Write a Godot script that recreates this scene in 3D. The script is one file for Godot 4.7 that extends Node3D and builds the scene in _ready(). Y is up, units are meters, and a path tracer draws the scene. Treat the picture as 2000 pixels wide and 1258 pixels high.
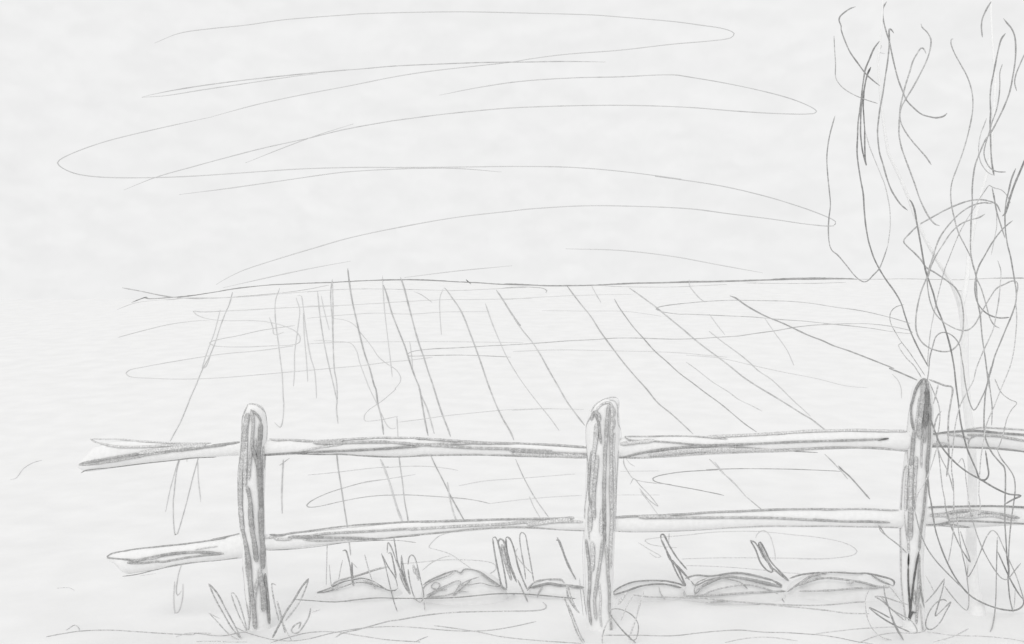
extends Node3D
# A white winter-pale field behind a split-rail fence, every contour a real graphite-grey strand or ridge.

const F := 1920.0          # focal length in photograph pixels (2000 wide)
const CX := 1000.0
const CY := 629.0          # eye level
const EYE := 1.78          # metres
const FENCE := 5.73        # distance of the fence line
const CREST := 42.0        # distance of the hill crest
const CLOUDS := 150.0      # height of the cloud deck above the eye

const STROKES := {
	"tree/stem": [
		[2.8, 165, 1671, 13, 1660, 17, 1651, 23, 1641, 32, 1639, 40, 1643, 51, 1643, 58, 1649, 76, 1660, 101, 1676, 124, 1691, 144, 1705, 157, 1719, 168],
		[2, 185, 1629, 70, 1630, 93, 1632, 125, 1632, 149, 1637, 161, 1647, 172, 1662, 182, 1681, 191, 1698, 197, 1714, 202],
		[3, 152, 1718, 80, 1707, 95, 1698, 116, 1690, 136, 1687, 154, 1684, 176, 1682, 196, 1679, 218, 1676, 240, 1675, 267, 1674, 296, 1676, 318, 1681, 351, 1686, 378, 1688, 409, 1691, 440, 1696, 469, 1699, 480, 1707, 504, 1718, 526, 1731, 547, 1747, 569, 1760, 592, 1767, 614, 1775, 638, 1783, 658, 1796, 685, 1813, 716],
		[2.8, 148, 1701, 131, 1694, 145, 1689, 169, 1685, 191, 1682, 211, 1681, 240, 1681, 262, 1684, 291, 1688, 309, 1692, 322, 1690, 311, 1689, 280, 1689, 253, 1688, 240, 1687, 223, 1686, 207, 1687, 191, 1689, 167, 1695, 145, 1701, 131],
		[3.6, 110, 1701, 131, 1698, 137, 1694, 145],
		[3, 168, 1732, 3, 1726, 13, 1724, 24, 1726, 42, 1732, 65, 1737, 80, 1741, 100, 1747, 127, 1754, 154, 1763, 178, 1771, 196, 1785, 211, 1800, 223, 1816, 228, 1829, 230, 1843, 227, 1850, 221],
		[3, 168, 1746, 65, 1741, 58, 1737, 57, 1737, 85, 1734, 118, 1729, 151, 1724, 185, 1719, 211, 1716, 234, 1714, 256, 1715, 274, 1718, 298, 1725, 322, 1732, 347, 1740, 369, 1749, 385, 1760, 400, 1773, 411],
		[2.8, 180, 1799, 46, 1801, 53, 1811, 63, 1818, 76, 1818, 89, 1814, 107, 1807, 125, 1796, 147, 1783, 171, 1769, 194, 1760, 211, 1758, 227, 1760, 240, 1769, 258, 1783, 277, 1796, 292, 1809, 307, 1819, 322],
		[3, 185, 1809, 105, 1804, 95, 1799, 94, 1791, 105, 1783, 120, 1777, 140, 1769, 165, 1764, 185, 1759, 207, 1757, 229, 1756, 249, 1756, 262, 1760, 285, 1768, 309, 1777, 333, 1787, 360, 1796, 387, 1807, 411, 1818, 429, 1827, 438, 1836, 441],
		[2.6, 182, 1862, 76, 1858, 77, 1858, 87, 1865, 105, 1876, 125, 1888, 147, 1896, 169, 1900, 191, 1900, 214, 1897, 234, 1895, 244, 1888, 273, 1878, 305, 1869, 329, 1860, 354, 1857, 374, 1858, 396, 1863, 422, 1872, 454, 1885, 480, 1896, 502, 1903, 525, 1908, 545, 1916, 562, 1925, 591, 1934, 622, 1943, 636, 1953, 641],
		[3, 168, 1936, 3, 1927, 18, 1919, 36, 1917, 51, 1918, 65, 1919, 73],
		[3, 170, 1960, 36, 1967, 45, 1976, 56, 1982, 71, 1984, 91, 1983, 118, 1978, 151, 1972, 180, 1961, 209, 1949, 234, 1936, 258, 1925, 273, 1914, 298, 1905, 322, 1901, 345, 1899, 369, 1899, 400, 1897, 429, 1896, 463, 1896, 493, 1901, 520, 1906, 536, 1907, 556, 1909, 587, 1914, 611, 1916, 631, 1919, 662, 1925, 703, 1929, 736, 1933, 760],
		[3.2, 165, 1964, 65, 1956, 76, 1951, 93, 1946, 116, 1941, 142, 1936, 167, 1934, 191, 1935, 218, 1934, 240, 1935, 273, 1936, 302, 1939, 329, 1942, 343],
		[2, 198, 1942, 343, 1929, 336, 1917, 320, 1912, 302, 1912, 282, 1916, 260, 1922, 245, 1927, 231],
		[2.5, 175, 1958, 125, 1953, 142, 1953, 165, 1951, 191, 1946, 216, 1938, 238, 1934, 253, 1926, 278, 1922, 298, 1925, 313, 1934, 328, 1947, 335, 1965, 336],
		[2.6, 180, 2014, 85, 2000, 109, 1990, 131, 1984, 147, 1982, 162, 1986, 178],
		[1.5, 216, 1729, 105, 1716, 101, 1722, 91, 1718, 85],
		[2.4, 170, 1631, 226, 1625, 247, 1620, 267, 1616, 293, 1615, 313, 1617, 345, 1620, 374, 1622, 400, 1619, 427, 1618, 451, 1620, 476, 1625, 489, 1636, 498, 1653, 518, 1671, 540, 1685, 550, 1694, 549, 1705, 538, 1717, 525, 1726, 504, 1734, 480],
		[2, 207, 1734, 480, 1738, 451, 1739, 436, 1738, 409, 1734, 385, 1728, 360, 1720, 340, 1709, 313, 1698, 285, 1691, 260],
		[4, 150, 2014, 287, 2000, 317, 1992, 336, 1981, 362, 1972, 389, 1964, 416, 1958, 422],
		[3, 165, 1984, 329, 1976, 349, 1970, 374, 1965, 396, 1963, 425, 1964, 451, 1968, 478, 1974, 502, 1978, 525, 1982, 549, 1985, 569, 1984, 591, 1976, 616, 1965, 642, 1954, 669, 1943, 696, 1936, 723, 1929, 747, 1925, 767, 1923, 793, 1922, 820, 1923, 847, 1928, 865, 1938, 885, 1952, 902, 1962, 914, 1964, 943, 1963, 978, 1963, 1023, 1965, 1056, 1967, 1089, 1970, 1112, 1969, 1129, 1970, 1145, 1973, 1172, 1979, 1196],
		[3, 165, 1938, 367, 1942, 387, 1947, 414, 1956, 443, 1963, 465],
		[1.9, 192, 1974, 397, 1967, 382, 1956, 371, 1942, 367, 1936, 364, 1932, 362, 1925, 371, 1914, 387, 1901, 409, 1887, 431, 1876, 451, 1865, 476, 1854, 504, 1845, 527, 1838, 553, 1832, 578, 1825, 609, 1818, 645, 1814, 680, 1811, 716],
		[3, 180, 1954, 414, 1947, 400, 1936, 394, 1916, 390, 1894, 392, 1872, 399, 1845, 411, 1816, 427, 1794, 440, 1776, 457, 1765, 471, 1774, 483, 1785, 493, 1800, 509, 1809, 522, 1827, 533, 1849, 548, 1865, 561, 1875, 578, 1880, 598, 1882, 622, 1880, 649, 1872, 671, 1859, 684, 1845, 687, 1827, 684, 1811, 677, 1798, 665, 1790, 647, 1789, 622, 1793, 594, 1800, 567, 1809, 545, 1816, 520, 1823, 500, 1829, 480, 1838, 460, 1856, 436, 1876, 416, 1898, 402, 1921, 396, 1938, 398],
		[2.6, 180, 1924, 418, 1912, 425, 1894, 430, 1876, 438, 1858, 454, 1843, 476, 1829, 498, 1818, 522, 1813, 540, 1811, 547, 1813, 569, 1817, 589, 1825, 609, 1838, 625, 1854, 636, 1872, 644, 1889, 645, 1903, 635, 1914, 616, 1925, 596, 1936, 578, 1947, 563, 1963, 555, 1976, 549, 1986, 551, 1988, 562, 1984, 585],
		[3.3, 146, 1776, 390, 1780, 394, 1786, 409, 1790, 431, 1795, 458, 1799, 480, 1803, 504, 1808, 529, 1814, 547, 1823, 573, 1830, 600, 1839, 622, 1847, 645, 1854, 669, 1859, 691, 1864, 720, 1867, 749, 1872, 787, 1874, 805, 1877, 827, 1883, 854, 1889, 876, 1898, 898, 1907, 918, 1914, 936, 1925, 937, 1931, 927, 1929, 909, 1925, 880],
		[2.8, 165, 1978, 431, 1970, 437, 1956, 450, 1938, 474, 1923, 500, 1912, 520, 1906, 542, 1904, 562, 1906, 580, 1911, 594, 1921, 607, 1934, 616, 1952, 621, 1972, 620],
		[1.8, 214, 1946, 414, 1947, 440, 1943, 463, 1938, 489, 1936, 498],
		[2.4, 195, 1949, 509, 1955, 529, 1954, 553, 1951, 585, 1946, 614, 1941, 640, 1932, 662, 1921, 685, 1907, 720, 1901, 744, 1887, 769, 1876, 791, 1869, 816, 1865, 838, 1862, 867, 1859, 898, 1859, 920, 1862, 943, 1863, 978, 1862, 1034, 1858, 1067, 1852, 1099],
		[1.8, 182, 1766, 595, 1751, 599, 1741, 608, 1738, 620, 1741, 634, 1749, 649, 1760, 667, 1774, 685, 1789, 707, 1807, 734],
		[2, 192, 1761, 670, 1755, 674, 1760, 685, 1771, 700, 1785, 714, 1796, 731, 1800, 738],
		[2.5, 172, 1813, 756, 1811, 747, 1814, 725, 1816, 700, 1822, 676, 1828, 658, 1838, 650, 1849, 650, 1863, 658, 1874, 674, 1878, 698, 1882, 720, 1884, 740, 1889, 767, 1895, 789, 1902, 801, 1907, 797, 1916, 780, 1925, 760, 1931, 738, 1936, 716],
		[2.2, 203, 1984, 587, 1986, 622, 1984, 654, 1980, 687, 1973, 716, 1956, 758, 1943, 791, 1932, 816, 1925, 836, 1921, 862, 1916, 894, 1914, 920, 1912, 965, 1914, 978, 1914, 998, 1908, 1006, 1894, 1005, 1887, 1007],
		[2.4, 180, 1927, 720, 1932, 742, 1935, 769, 1938, 796, 1937, 831],
		[2, 188, 1943, 740, 1956, 767, 1972, 780, 1986, 787, 1976, 800, 1967, 818, 1961, 842, 1954, 865, 1948, 879],
		[2.6, 168, 1948, 879, 1956, 896, 1970, 914, 1980, 931, 1983, 951, 1981, 976, 1976, 1011, 1972, 1051, 1970, 1094, 1971, 1116, 1969, 1134],
		[3.2, 148, 1814, 796, 1816, 811, 1820, 825, 1827, 845, 1836, 867, 1852, 889, 1872, 909, 1894, 925, 1916, 937, 1943, 953, 1970, 965, 1994, 968, 1978, 976, 1961, 986],
		[3.5, 185, 1814, 741, 1832, 748, 1845, 753, 1860, 757, 1857, 787, 1853, 813, 1852, 845, 1853, 876, 1853, 898, 1849, 931],
		[3, 190, 1833, 749, 1828, 771, 1823, 789],
		[3, 180, 1839, 803, 1832, 811, 1827, 825, 1823, 845],
		[2.2, 188, 1814, 744, 1825, 769, 1833, 789, 1836, 813, 1834, 836, 1830, 862, 1834, 889, 1837, 920, 1841, 954, 1847, 983],
		[2, 200, 1830, 874, 1823, 898, 1814, 925, 1805, 945, 1794, 963, 1787, 987],
		[2.2, 185, 1832, 874, 1838, 894, 1849, 916, 1857, 938, 1862, 960],
		[2, 204, 1872, 905, 1879, 895, 1884, 909, 1887, 938, 1892, 976],
		[3, 160, 1813, 934, 1815, 965, 1818, 978, 1823, 1011, 1828, 1038, 1838, 1069, 1849, 1096, 1863, 1123, 1878, 1145, 1896, 1164, 1916, 1176, 1938, 1185, 1961, 1191, 1983, 1192, 1996, 1185, 2000, 1174, 1992, 1163, 1983, 1149, 1972, 1129, 1961, 1105, 1949, 1078],
		[2.6, 173, 1845, 978, 1848, 996, 1856, 1023, 1865, 1045, 1876, 1069, 1887, 1087, 1895, 1098, 1892, 1085, 1883, 1060, 1876, 1038],
		[2.3, 185, 1867, 998, 1872, 1034, 1878, 1074, 1885, 1105, 1890, 1127, 1903, 1107, 1916, 1076, 1927, 1049, 1938, 1036, 1948, 1043, 1956, 1060, 1972, 1096, 1985, 1125, 1994, 1152, 2000, 1172],
		[2.4, 180, 1892, 978, 1898, 1009, 1907, 1040, 1918, 1069, 1932, 1096, 1945, 1116, 1956, 1129, 1967, 1132, 1981, 1116, 1994, 1100],
		[2.4, 178, 1948, 1049, 1947, 1089, 1946, 1134, 1945, 1172, 1942, 1205, 1938, 1225, 1934, 1234],
		[2.2, 185, 1891, 1103, 1889, 1129, 1892, 1156, 1892, 1183, 1888, 1192, 1876, 1183, 1860, 1165, 1845, 1145],
		[2.4, 175, 1787, 998, 1794, 1027, 1801, 1049, 1811, 1071, 1827, 1094, 1847, 1116, 1865, 1134, 1878, 1147],
		[2, 200, 1983, 1152, 1982, 1174, 1980, 1192],
	],
	"post3/bark_line": [
		[5, 158, 1804, 739, 1796, 748, 1788, 762, 1783, 780, 1779, 796, 1780, 818, 1784, 840],
		[2, 208, 1778, 787, 1774, 813, 1771, 845, 1772, 876, 1773, 905],
		[3, 193, 1771, 908, 1766, 916, 1763, 934, 1761, 965, 1759, 998],
		[3.5, 203, 1760, 1000, 1758, 1023, 1759, 1078, 1760, 1134, 1764, 1178, 1769, 1212],
		[6, 168, 1804, 739, 1810, 744, 1813, 758, 1815, 787, 1817, 813, 1816, 845, 1814, 876, 1811, 909, 1813, 931],
		[10, 135, 1810, 759, 1811, 782, 1809, 809, 1807, 836],
		[10, 183, 1804, 747, 1803, 778, 1799, 809, 1796, 831, 1796, 856],
		[7, 198, 1798, 773, 1794, 805, 1791, 827, 1789, 845],
		[7, 173, 1785, 840, 1783, 871, 1780, 898, 1779, 914],
		[4, 188, 1803, 836, 1801, 862, 1800, 889, 1800, 914],
		[6, 178, 1807, 827, 1806, 865],
		[7, 188, 1818, 789, 1818, 809, 1816, 836, 1815, 862],
		[6, 173, 1817, 849, 1815, 876, 1813, 909, 1811, 938, 1808, 965, 1805, 998],
		[7, 198, 1790, 891, 1788, 920, 1786, 954, 1785, 996],
		[9, 196, 1779, 898, 1780, 931, 1779, 965, 1777, 998],
		[6, 215, 1773, 911, 1770, 943, 1769, 976, 1768, 998],
		[4, 158, 1785, 920, 1783, 965, 1787, 996],
		[9, 184, 1779, 991, 1779, 1011, 1778, 1054],
		[4, 203, 1775, 1000, 1774, 1045, 1775, 1081],
		[3.6, 70, 1775, 1081, 1774, 1107],
		[3.5, 108, 1774, 1107, 1774, 1134, 1776, 1167, 1778, 1198],
		[2, 203, 1766, 1000, 1769, 1036, 1774, 1067],
		[5, 173, 1806, 991, 1804, 1005, 1799, 1040, 1796, 1076],
		[4, 110, 1795, 1077, 1790, 1103, 1785, 1134, 1781, 1167, 1778, 1192, 1776, 1211, 1779, 1201, 1783, 1196, 1790, 1197],
		[5, 188, 1796, 1103, 1795, 1134, 1793, 1167, 1790, 1219],
		[8, 174, 1795, 1149, 1791, 1183],
		[4, 178, 1796, 1083, 1797, 1123, 1800, 1156, 1806, 1187],
		[4, 208, 1798, 1178, 1801, 1212, 1804, 1238],
		[5, 198, 1784, 1147, 1787, 1174, 1789, 1183],
	],
	"post1/bark_line": [
		[3, 198, 483, 791, 478, 802, 473, 816, 472, 833, 471, 860, 468, 894, 465, 916, 464, 949, 465, 983, 467, 1005, 470, 1038],
		[3.5, 204, 483, 791, 491, 789, 502, 791, 511, 797, 518, 806, 521, 820, 522, 838, 521, 860, 519, 885, 517, 916],
		[11, 190, 483, 806, 480, 827, 477, 853, 475, 876, 472, 905, 470, 934, 469, 960, 469, 983, 471, 1005, 473, 1038],
		[8, 198, 485, 807, 482, 827, 480, 849, 480, 871, 479, 898, 478, 927, 478, 949],
		[6, 186, 490, 801, 494, 818, 494, 838, 492, 860, 490, 882, 487, 911, 485, 938],
		[5, 166, 489, 800, 500, 808, 508, 818, 510, 827],
		[9, 160, 510, 826, 509, 845, 508, 865, 506, 885, 507, 905, 508, 934, 509, 960, 511, 994, 511, 1038],
		[7, 160, 491, 870, 496, 885, 500, 898, 505, 914],
		[6, 168, 501, 891, 504, 916, 505, 938, 506, 960],
		[8, 168, 482, 949, 486, 965, 489, 983, 490, 1000, 492, 1023, 494, 1038],
		[4, 198, 515, 871, 514, 916, 514, 960, 515, 1005, 515, 1038],
		[4, 198, 500, 856, 498, 871, 497, 894],
		[9, 174, 468, 991, 469, 1005, 472, 1029, 477, 1051, 481, 1071, 485, 1094, 488, 1123, 490, 1152, 494, 1178, 497, 1209, 498, 1229],
		[9, 168, 488, 991, 489, 1005, 492, 1034, 496, 1056, 499, 1078, 501, 1098],
		[11, 168, 510, 991, 510, 1011, 511, 1040, 514, 1067, 514, 1089, 514, 1112],
		[6, 193, 511, 1109, 505, 1129, 500, 1147, 497, 1169, 497, 1201],
		[10, 178, 507, 1112, 510, 1134, 514, 1156, 515, 1178, 515, 1196],
		[7, 160, 518, 1120, 520, 1147, 524, 1174, 525, 1196, 527, 1219],
		[4, 203, 473, 1105, 476, 1129, 478, 1156, 481, 1178, 485, 1201, 486, 1223, 483, 1234],
		[3, 203, 478, 1076, 480, 1112, 485, 1147, 487, 1178, 489, 1214],
	],
	"post2/bark_line": [
		[3, 224, 1154, 805, 1160, 793, 1171, 784, 1185, 778, 1200, 776, 1208, 780, 1209, 798],
		[2.5, 206, 1160, 805, 1151, 818, 1145, 831, 1144, 853, 1145, 871, 1147, 894, 1148, 920, 1147, 949, 1144, 974, 1141, 1000, 1140, 1038],
		[2.5, 206, 1189, 781, 1200, 783, 1206, 791, 1207, 805, 1208, 827, 1212, 838, 1213, 853, 1209, 876, 1207, 902, 1205, 938, 1204, 971, 1203, 1038],
		[5, 198, 1164, 803, 1171, 793, 1182, 787, 1191, 787, 1197, 796, 1197, 809],
		[7, 175, 1154, 821, 1160, 806, 1169, 809, 1171, 822],
		[5, 168, 1161, 806, 1168, 822, 1171, 842, 1174, 867],
		[7, 180, 1188, 791, 1187, 809, 1185, 831, 1184, 856, 1182, 880, 1181, 916, 1180, 949, 1180, 983, 1181, 1038],
		[7, 194, 1194, 789, 1196, 809, 1195, 831, 1194, 860, 1194, 885, 1194, 916, 1193, 949, 1194, 983, 1196, 1038],
		[8, 180, 1198, 815, 1199, 829, 1196, 840],
		[6, 194, 1200, 796, 1201, 813],
		[9, 205, 1165, 827, 1164, 853, 1160, 885, 1158, 916, 1156, 949, 1154, 983, 1152, 1038],
		[6, 174, 1156, 880, 1152, 905, 1150, 934, 1151, 960, 1154, 994],
		[8, 189, 1167, 889, 1164, 920, 1160, 956, 1159, 983, 1160, 1014],
		[7, 216, 1201, 845, 1198, 876, 1200, 916, 1201, 960, 1200, 1005, 1200, 1038],
		[6, 150, 1179, 987, 1181, 1005, 1181, 1038],
		[4, 188, 1156, 894, 1155, 938, 1151, 983],
		[2.4, 215, 1143, 991, 1141, 1023, 1138, 1067, 1139, 1112, 1141, 1156, 1145, 1201],
		[3, 198, 1149, 991, 1148, 1023, 1151, 1056],
		[8, 198, 1158, 991, 1161, 1014],
		[7, 178, 1144, 1053, 1147, 1078, 1151, 1112, 1151, 1145, 1149, 1178, 1154, 1221],
		[9, 204, 1156, 1058, 1158, 1085, 1156, 1116],
		[6, 158, 1178, 988, 1181, 1023, 1181, 1063],
		[6, 188, 1177, 1054, 1174, 1085, 1169, 1116, 1164, 1147, 1161, 1174, 1164, 1212],
		[6, 183, 1183, 1063, 1186, 1094, 1188, 1123, 1191, 1152, 1191, 1189, 1194, 1218, 1195, 1252],
		[9, 204, 1196, 991, 1195, 1023, 1193, 1067, 1192, 1112],
		[4, 198, 1132, 1129, 1134, 1156, 1137, 1183, 1139, 1203],
		[4, 203, 1138, 1147, 1142, 1178, 1145, 1201],
		[4, 215, 1169, 1134, 1173, 1167, 1172, 1201, 1175, 1225],
		[8, 216, 1178, 991, 1175, 1011, 1174, 1045],
	],
	"rail_tl/grain_line": [
		[4, 222, 176, 857, 200, 858, 234, 858, 267, 861, 300, 863, 334, 865, 378, 866, 412, 865],
		[4.5, 210, 176, 857, 185, 863, 205, 868, 227, 872, 256, 873, 289, 872, 323, 870, 356, 869, 401, 867],
		[5, 171, 154, 907, 174, 902, 200, 898, 234, 892, 267, 887, 312, 882, 356, 879, 401, 873, 440, 868, 413, 871, 447, 866, 471, 863],
		[4.5, 186, 154, 909, 189, 906, 223, 901, 256, 895, 289, 888, 334, 882],
		[2.6, 156, 158, 924, 165, 920, 176, 918, 223, 913, 278, 906, 334, 900, 378, 895, 423, 893],
		[1.8, 196, 380, 895, 400, 894, 418, 894],
		[8, 231, 267, 886, 334, 876, 401, 869],
	],
	"rail_tm/grain_line": [
		[5, 198, 526, 857, 534, 859, 569, 859, 603, 861, 647, 860, 692, 857, 736, 855, 781, 855, 820, 855],
		[5.5, 186, 811, 856, 834, 857, 878, 860, 923, 863, 967, 865, 1012, 866, 1056, 868, 1101, 871, 1140, 873, 1045, 867, 1089, 869, 1125, 872, 1154, 875],
		[5, 186, 611, 865, 647, 866, 692, 864, 747, 863, 781, 865, 820, 869],
		[5, 184, 807, 867, 834, 869, 878, 872, 923, 875, 967, 876, 1012, 878, 1078, 882, 1000, 880, 1045, 881, 1089, 885, 1134, 887, 1156, 888],
		[4.5, 161, 511, 890, 536, 888, 580, 885, 625, 883, 692, 880, 758, 876, 820, 871],
		[5, 186, 807, 871, 829, 869, 878, 867, 923, 865, 967, 866],
		[4.5, 178, 580, 887, 625, 888, 669, 888, 714, 891, 758, 893, 820, 891],
		[5.5, 184, 811, 891, 834, 890, 900, 889, 945, 889, 1012, 891, 1078, 892, 1000, 891, 1045, 891],
		[7, 213, 1045, 892, 1089, 892, 1134, 894, 1154, 892],
		[9, 220, 1000, 886, 1067, 889, 1145, 891],
		[7, 178, 994, 879, 1034, 882, 1101, 886],
		[6, 198, 611, 865, 636, 863, 669, 861],
		[4, 209, 585, 882, 625, 874, 669, 867],
	],
	"rail_tr/grain_line": [
		[3, 191, 1220, 852, 1267, 852, 1312, 851, 1356, 852, 1401, 855, 1421, 857],
		[7, 211, 1380, 853, 1425, 851, 1491, 848, 1536, 845, 1580, 842, 1625, 841, 1669, 840, 1714, 841, 1772, 842],
		[2.8, 176, 1220, 852, 1225, 857, 1236, 860, 1267, 861, 1312, 864, 1356, 868, 1389, 870, 1440, 869],
		[4, 171, 1402, 869, 1425, 869, 1491, 866, 1558, 863, 1625, 861, 1692, 859, 1736, 857],
		[4, 112, 1715, 860, 1736, 856],
		[5, 166, 1207, 894, 1218, 894, 1245, 887, 1289, 879, 1334, 874, 1378, 871, 1440, 868],
		[6, 206, 1223, 895, 1267, 894, 1312, 891, 1356, 887, 1440, 882],
		[6, 191, 1425, 884, 1469, 882, 1536, 879, 1580, 877, 1625, 875, 1669, 875, 1714, 876, 1758, 880, 1776, 881],
		[3.5, 171, 1425, 871, 1458, 875, 1514, 880, 1558, 882, 1598, 884],
		[10, 226, 1380, 880, 1447, 879, 1514, 881, 1558, 879],
		[10, 222, 1267, 889, 1334, 881, 1440, 878],
		[7, 222, 1211, 867, 1223, 866, 1278, 860],
	],
	"rail_te/grain_line": [
		[4, 156, 1819, 848, 1840, 845, 1872, 842, 1905, 841, 1938, 844, 1972, 847, 2014, 850],
		[3.5, 201, 1887, 838, 1916, 835, 1949, 836, 2014, 840],
		[5, 171, 1816, 873, 1838, 872, 1872, 874, 1905, 875, 1938, 876, 1972, 879, 2014, 884],
		[4, 186, 1849, 849, 1872, 850, 1885, 854, 1894, 858],
		[4, 186, 1889, 849, 1916, 850, 1949, 852, 1972, 856, 2014, 863],
		[2.4, 184, 1893, 872, 1892, 865, 1896, 856, 1907, 852],
		[8, 222, 1823, 869, 1849, 867],
	],
	"rail_bl/grain_line": [
		[3, 171, 267, 1094, 223, 1091, 210, 1089, 209, 1087, 218, 1081, 236, 1077, 267, 1072, 312, 1067, 378, 1060, 440, 1050, 413, 1054, 447, 1047, 471, 1041],
		[5, 171, 248, 1100, 267, 1095, 300, 1088, 334, 1082, 367, 1079, 401, 1079, 437, 1082],
		[4, 176, 437, 1082, 401, 1085, 367, 1089, 334, 1095, 318, 1098, 307, 1097, 278, 1100, 248, 1100],
		[6, 194, 267, 1094, 289, 1091, 312, 1087],
		[4, 176, 239, 1126, 267, 1122, 300, 1114, 334, 1106, 378, 1099, 440, 1093, 413, 1096, 469, 1089],
		[2, 222, 272, 1125, 305, 1120],
		[2, 226, 380, 1074, 402, 1070, 425, 1067],
	],
	"rail_bm/grain_line": [
		[4, 171, 526, 1044, 547, 1045, 569, 1041, 603, 1037, 647, 1031, 692, 1026, 736, 1023, 781, 1020, 820, 1018],
		[4.5, 176, 796, 1019, 847, 1018, 914, 1016, 980, 1014, 1047, 1013, 1087, 1013, 1121, 1010],
		[6, 186, 1087, 1014, 1121, 1011],
		[4, 186, 565, 1048, 603, 1047, 625, 1043, 669, 1040, 714, 1038, 781, 1034, 820, 1032],
		[5, 196, 796, 1034, 847, 1031, 914, 1027, 980, 1024, 1025, 1020, 1069, 1019, 1139, 1019],
		[4.5, 171, 562, 1049, 603, 1049, 647, 1050, 692, 1051, 736, 1053, 781, 1049, 820, 1046],
		[4, 184, 796, 1047, 813, 1045, 869, 1040, 914, 1035, 958, 1032, 1003, 1030, 1036, 1031, 1092, 1035, 1141, 1037],
		[3, 181, 522, 1075, 569, 1073, 625, 1067, 680, 1059, 714, 1057, 758, 1055],
		[3.5, 196, 591, 1054, 625, 1057, 680, 1055, 736, 1055, 781, 1056, 813, 1060],
		[3, 196, 518, 1051, 536, 1049],
		[5, 202, 534, 1047, 540, 1053, 569, 1053],
		[9, 202, 1029, 1024, 1047, 1023, 1080, 1018, 1114, 1015],
	],
	"rail_br/grain_line": [
		[4.5, 180, 1202, 1010, 1236, 1008, 1291, 1006, 1336, 1004, 1391, 1000, 1447, 998, 1514, 995, 1581, 994, 1620, 994],
		[4, 191, 1605, 995, 1649, 994, 1694, 994, 1738, 996, 1756, 996],
		[4.5, 184, 1249, 1011, 1314, 1011, 1380, 1011, 1447, 1011, 1514, 1012, 1569, 1015, 1620, 1018],
		[4.5, 174, 1582, 1015, 1605, 1016, 1649, 1019, 1694, 1019, 1739, 1021],
		[4, 200, 1207, 1038, 1247, 1039, 1302, 1038, 1358, 1036, 1425, 1031, 1492, 1028, 1558, 1028, 1620, 1028],
		[4, 196, 1582, 1028, 1627, 1028, 1671, 1029, 1738, 1030, 1756, 1031],
		[7, 198, 1247, 1009, 1280, 1009, 1314, 1009],
	],
	"rail_be/grain_line": [
		[4, 161, 1814, 991, 1827, 990, 1872, 989, 1938, 988, 2014, 991],
		[5, 186, 1816, 1006, 1838, 1005, 1872, 998, 1905, 998, 1938, 1002, 1972, 1008, 1992, 1012],
		[6, 213, 1816, 1007, 1849, 1007, 1894, 1010, 1938, 1007, 1972, 1014, 1987, 1018],
		[4, 171, 1807, 1025, 1827, 1025, 1860, 1019, 1894, 1018, 1938, 1020, 2014, 1024],
		[4.5, 184, 1830, 1025, 1849, 1028, 1872, 1030, 1894, 1030, 1872, 1027, 1849, 1024, 1830, 1025],
		[9, 222, 1849, 1011, 1883, 1006, 1916, 1000],
	],
	"field/ridge_line": [
		[3.36, 159, 257, 591, 285, 581, 289, 584, 320, 583, 354, 580, 387, 576, 420, 571, 454, 565, 487, 561, 532, 557, 576, 555, 621, 553, 660, 552],
		[3.36, 159, 640, 553, 689, 550, 734, 548, 778, 547, 811, 547, 845, 548, 889, 551, 934, 553, 978, 556, 1040, 558],
		[4.8, 162, 980, 556, 1025, 557, 1069, 559, 1114, 559, 1158, 558, 1203, 556, 1247, 554, 1292, 553, 1358, 551, 1420, 551],
		[4.8, 162, 1362, 552, 1396, 551, 1451, 549, 1507, 547, 1551, 545, 1596, 544, 1640, 545, 1674, 546],
		[2.28, 194, 1671, 546, 1716, 546, 1760, 545, 1811, 546, 1872, 547, 1916, 545, 1961, 543, 2014, 543],
		[2.16, 192, 238, 562, 276, 569, 320, 578, 365, 583, 420, 583, 487, 578, 554, 572, 598, 566, 643, 557],
		[2.16, 213, 229, 605, 265, 592, 320, 586, 376, 582, 443, 582, 509, 578, 576, 572, 660, 566],
		[2.16, 205, 600, 571, 645, 567, 689, 565, 756, 565, 800, 566, 845, 567, 889, 568, 956, 565, 1040, 561],
		[2.4, 184, 980, 563, 1013, 561, 1047, 562, 1062, 564, 1068, 568, 1066, 572],
		[2.16, 199, 1169, 558, 1203, 560, 1247, 561, 1314, 561, 1358, 559, 1420, 556],
		[2.16, 199, 1451, 553, 1518, 554, 1585, 554, 1652, 552],
		[2.4, 112, 910, 546, 914, 550, 920, 555],
	],
	"field/furrow": [
		[2.3, 200, 454, 571, 448, 593, 439, 614, 430, 638, 420, 669, 409, 696, 398, 716, 391, 731, 384, 749, 371, 778, 367, 789, 352, 825, 341, 845, 332, 862],
		[1.9, 212, 430, 605, 425, 625, 418, 651, 407, 680, 398, 707, 395, 720, 402, 716, 411, 694],
		[2.1, 207, 546, 563, 538, 587, 537, 611, 539, 638, 543, 667, 547, 700, 551, 734, 553, 778, 554, 789, 552, 820, 547, 835, 536, 825],
		[2, 209, 526, 620, 532, 638, 536, 654, 554, 649],
		[2, 226, 578, 582, 585, 605, 583, 629, 579, 660, 575, 691, 575, 723, 573, 754],
		[2.2, 212, 581, 578, 588, 578, 592, 600, 596, 634, 601, 669, 607, 700, 614, 723, 617, 756, 618, 778],
		[2, 222, 592, 611, 594, 656, 598, 700, 601, 745],
		[2.4, 200, 620, 569, 624, 611, 631, 660, 640, 705, 649, 743, 656, 774, 658, 782, 657, 800, 660, 827],
		[2, 222, 627, 578, 634, 611, 643, 645],
		[2.4, 194, 649, 545, 646, 567, 646, 593, 649, 625, 650, 656, 651, 689, 653, 723, 657, 745, 659, 780],
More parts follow.
